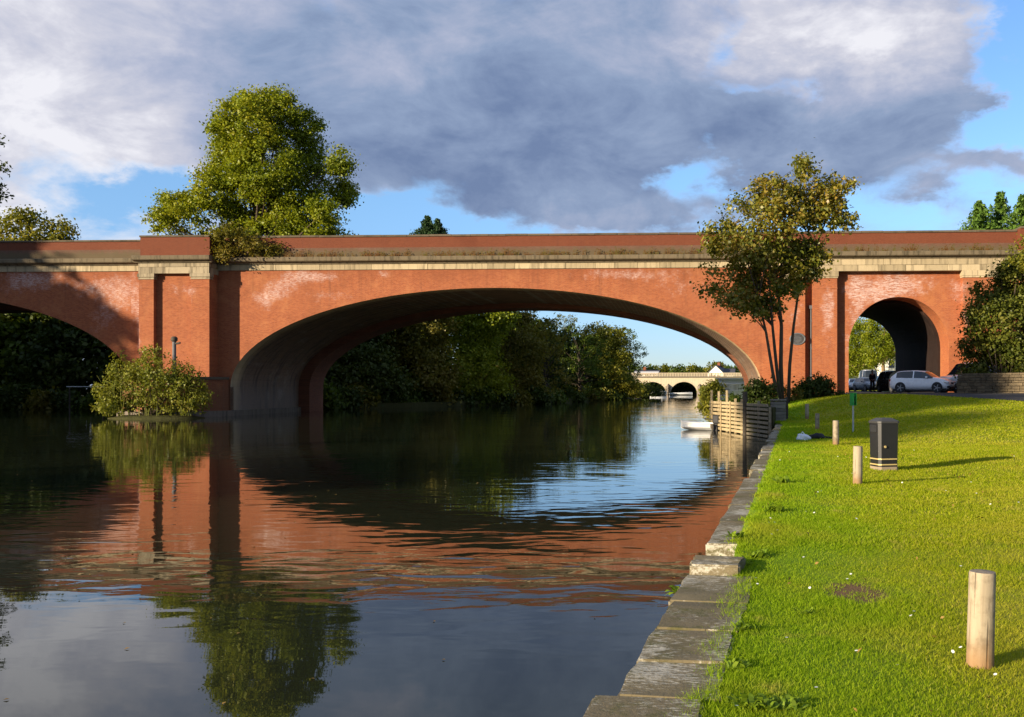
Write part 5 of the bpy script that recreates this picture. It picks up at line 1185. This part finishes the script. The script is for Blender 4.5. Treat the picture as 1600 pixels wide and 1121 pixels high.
tag(link('grass', np_mesh('grass', V, 3), M['blade']), 'short mown grass covering the riverside bank', kind='stuff')
# daisies and fallen leaves
M['petal'] = plain('white petals', (0.78, 0.78, 0.74), .7, .05); M['fallen'] = leaf_mat('fallen leaves', [(0.20, 0.12, 0.03), (0.28, 0.18, 0.05), (0.16, 0.08, 0.03)], .1, 3.0)
V = []
for i in range(80):
    Y = (4.2 ** .6 + rg.random() * (24 ** .6 - 4.2 ** .6)) ** (1 / .6); X = xb(Y) + .6 + rg.random() ** 1.6 * (.40 * Y + .8 - xb(Y)); c = np.array([X, Y, hr(X, Y) + .04 + .001 * Y]); s_ = .009 * (1 + .03 * Y); tl = rg.normal(size=2) * .3
    V.append([c + s_ * np.array([math.cos(a), math.sin(a), tl[0] * math.cos(a) + tl[1] * math.sin(a) + .0]) for a in [k * 1.0472 for k in range(6)]])
tag(link('daisies', np_mesh('daisies', np.array(V), 6), M['petal']), 'scattered white daisies in the lawn', kind='stuff')
n = 150; Y = rg.uniform(4.5, 30, n); X = xb(Y) + .5 + rg.random(n) * (.44 * Y - xb(Y)); C_ = np.stack([X, Y, hr(X, Y) + .035], -1)
tag(link('leaf_litter', leaf_mesh('leaf_litter', C_, rg.uniform(.02, .04, n) * (1 + Y * .03), rg, None, 0, .6, .4), M['fallen']), 'a few brown leaves fallen on the grass', kind='stuff')
n = 70; Y = rg.uniform(5.2, 26, n); X = xb(Y) - .4 - rg.random(n) * (.75 * Y + xb(Y)); C_ = np.stack([X, Y, np.full(n, .006)], -1)
tag(link('floating_leaves', leaf_mesh('floating_leaves', C_, rg.uniform(.025, .05, n) * (1 + Y * .02), rg, None, 0, .6, .05), M['fallen']), 'a few fallen leaves drifting on the river', kind='stuff')
# broad leaved weeds along the stones
def weed(label, p, r, n, leaf, seed, lm='leaf_lawn', hang=0.0):
    rg = np.random.default_rng(seed); t = thing('weed_plant', label, 'weed', p, 0, 'broad leaved weeds along the quay stones'); V = []
    for i in range(n):
        a = rg.random() * 6.283; tilt = rg.uniform(.15, 1.1); L = leaf * rg.uniform(.6, 1.25); o = np.array([rg.uniform(-1, 1) * r * .55, rg.uniform(-1, 1) * r * .55, 0.0]); d_ = np.array([math.cos(a) * math.cos(tilt), math.sin(a) * math.cos(tilt), math.sin(tilt) - hang]); s_ = np.array([-math.sin(a), math.cos(a), 0]) * L * .2
        m1, m2, e = o + d_ * L * .35, o + d_ * L * .7 + np.array([0, 0, -.04 * L]), o + d_ * L + np.array([0, 0, -.22 * L]); V.append([o - s_ * .3, o + s_ * .3, m1 + s_, m1 - s_]); V.append([m1 - s_, m1 + s_, m2 + s_ * .8, m2 - s_ * .8]); V.append([m2 - s_ * .8, m2 + s_ * .8, e + s_ * .1, e - s_ * .1])
    link('leaf_rosette', np_mesh('leaf_rosette', np.array(V), 4), M[lm], t)
    mb = MB(); mb.lathe([(.012, -.03), (.008, .015)], 6); mb.build('stalk', M['leaf_lawn'], t)
W8 = [('large rosette of strap leaves by the lowest stones in the grass corner', 1180, 1108, .15, 80, .075), ('spiky leaved weed in the lawn beside that large rosette', 1232, 1108, .12, 40, .065), ('weed tuft spreading over the grass beside the raised quay stone', 1185, 872, .14, 46, .09), ('weed tuft rooted behind the raised quay stone', 1150, 842, .12, 36, .09),
      ('leafy weed at the grass edge two stones nearer than the raised one', 1165, 985, .12, 30, .08), ('weed tuft beside the long weathered stones past the raised one', 1212, 800, .16, 46, .12), ('low weed tuft at the grass edge towards the timber jetty', 1222, 755, .16, 40, .14), ('small weed in the lawn right of the bleached stones', 1150, 1045, .10, 26, .07), ('faint weed in the grass near the bare earth patch', 1258, 960, .10, 24, .06)]
for i, (lab, x, y, r_, n_, lf) in enumerate(W8): p = ground_at(x, y); weed(lab, (p.x, p.y, p.z + .01), r_, n_, lf, 300 + i)
for i, (x, r_, lab) in enumerate([(1112, .07, 'small weed tuft at the river end of the gap before the raised quay stone'), (1138, .10, 'weed tuft growing on the flat stone just before the raised block'), (1160, .10, 'weed tuft where the lawn meets the front of the raised block')]):
    weed(lab, ((x - CX) / F * 8.47, 8.50 + .03 * i, .54), r_, 44, .09, 340 + i)
p = P3(1075, 905, 7.9); weed('fresh green weed hanging from the river face of the quay wall', (xb(7.9) - .03, 7.9, .42), .08, 46, .12, 320, hang=.35)
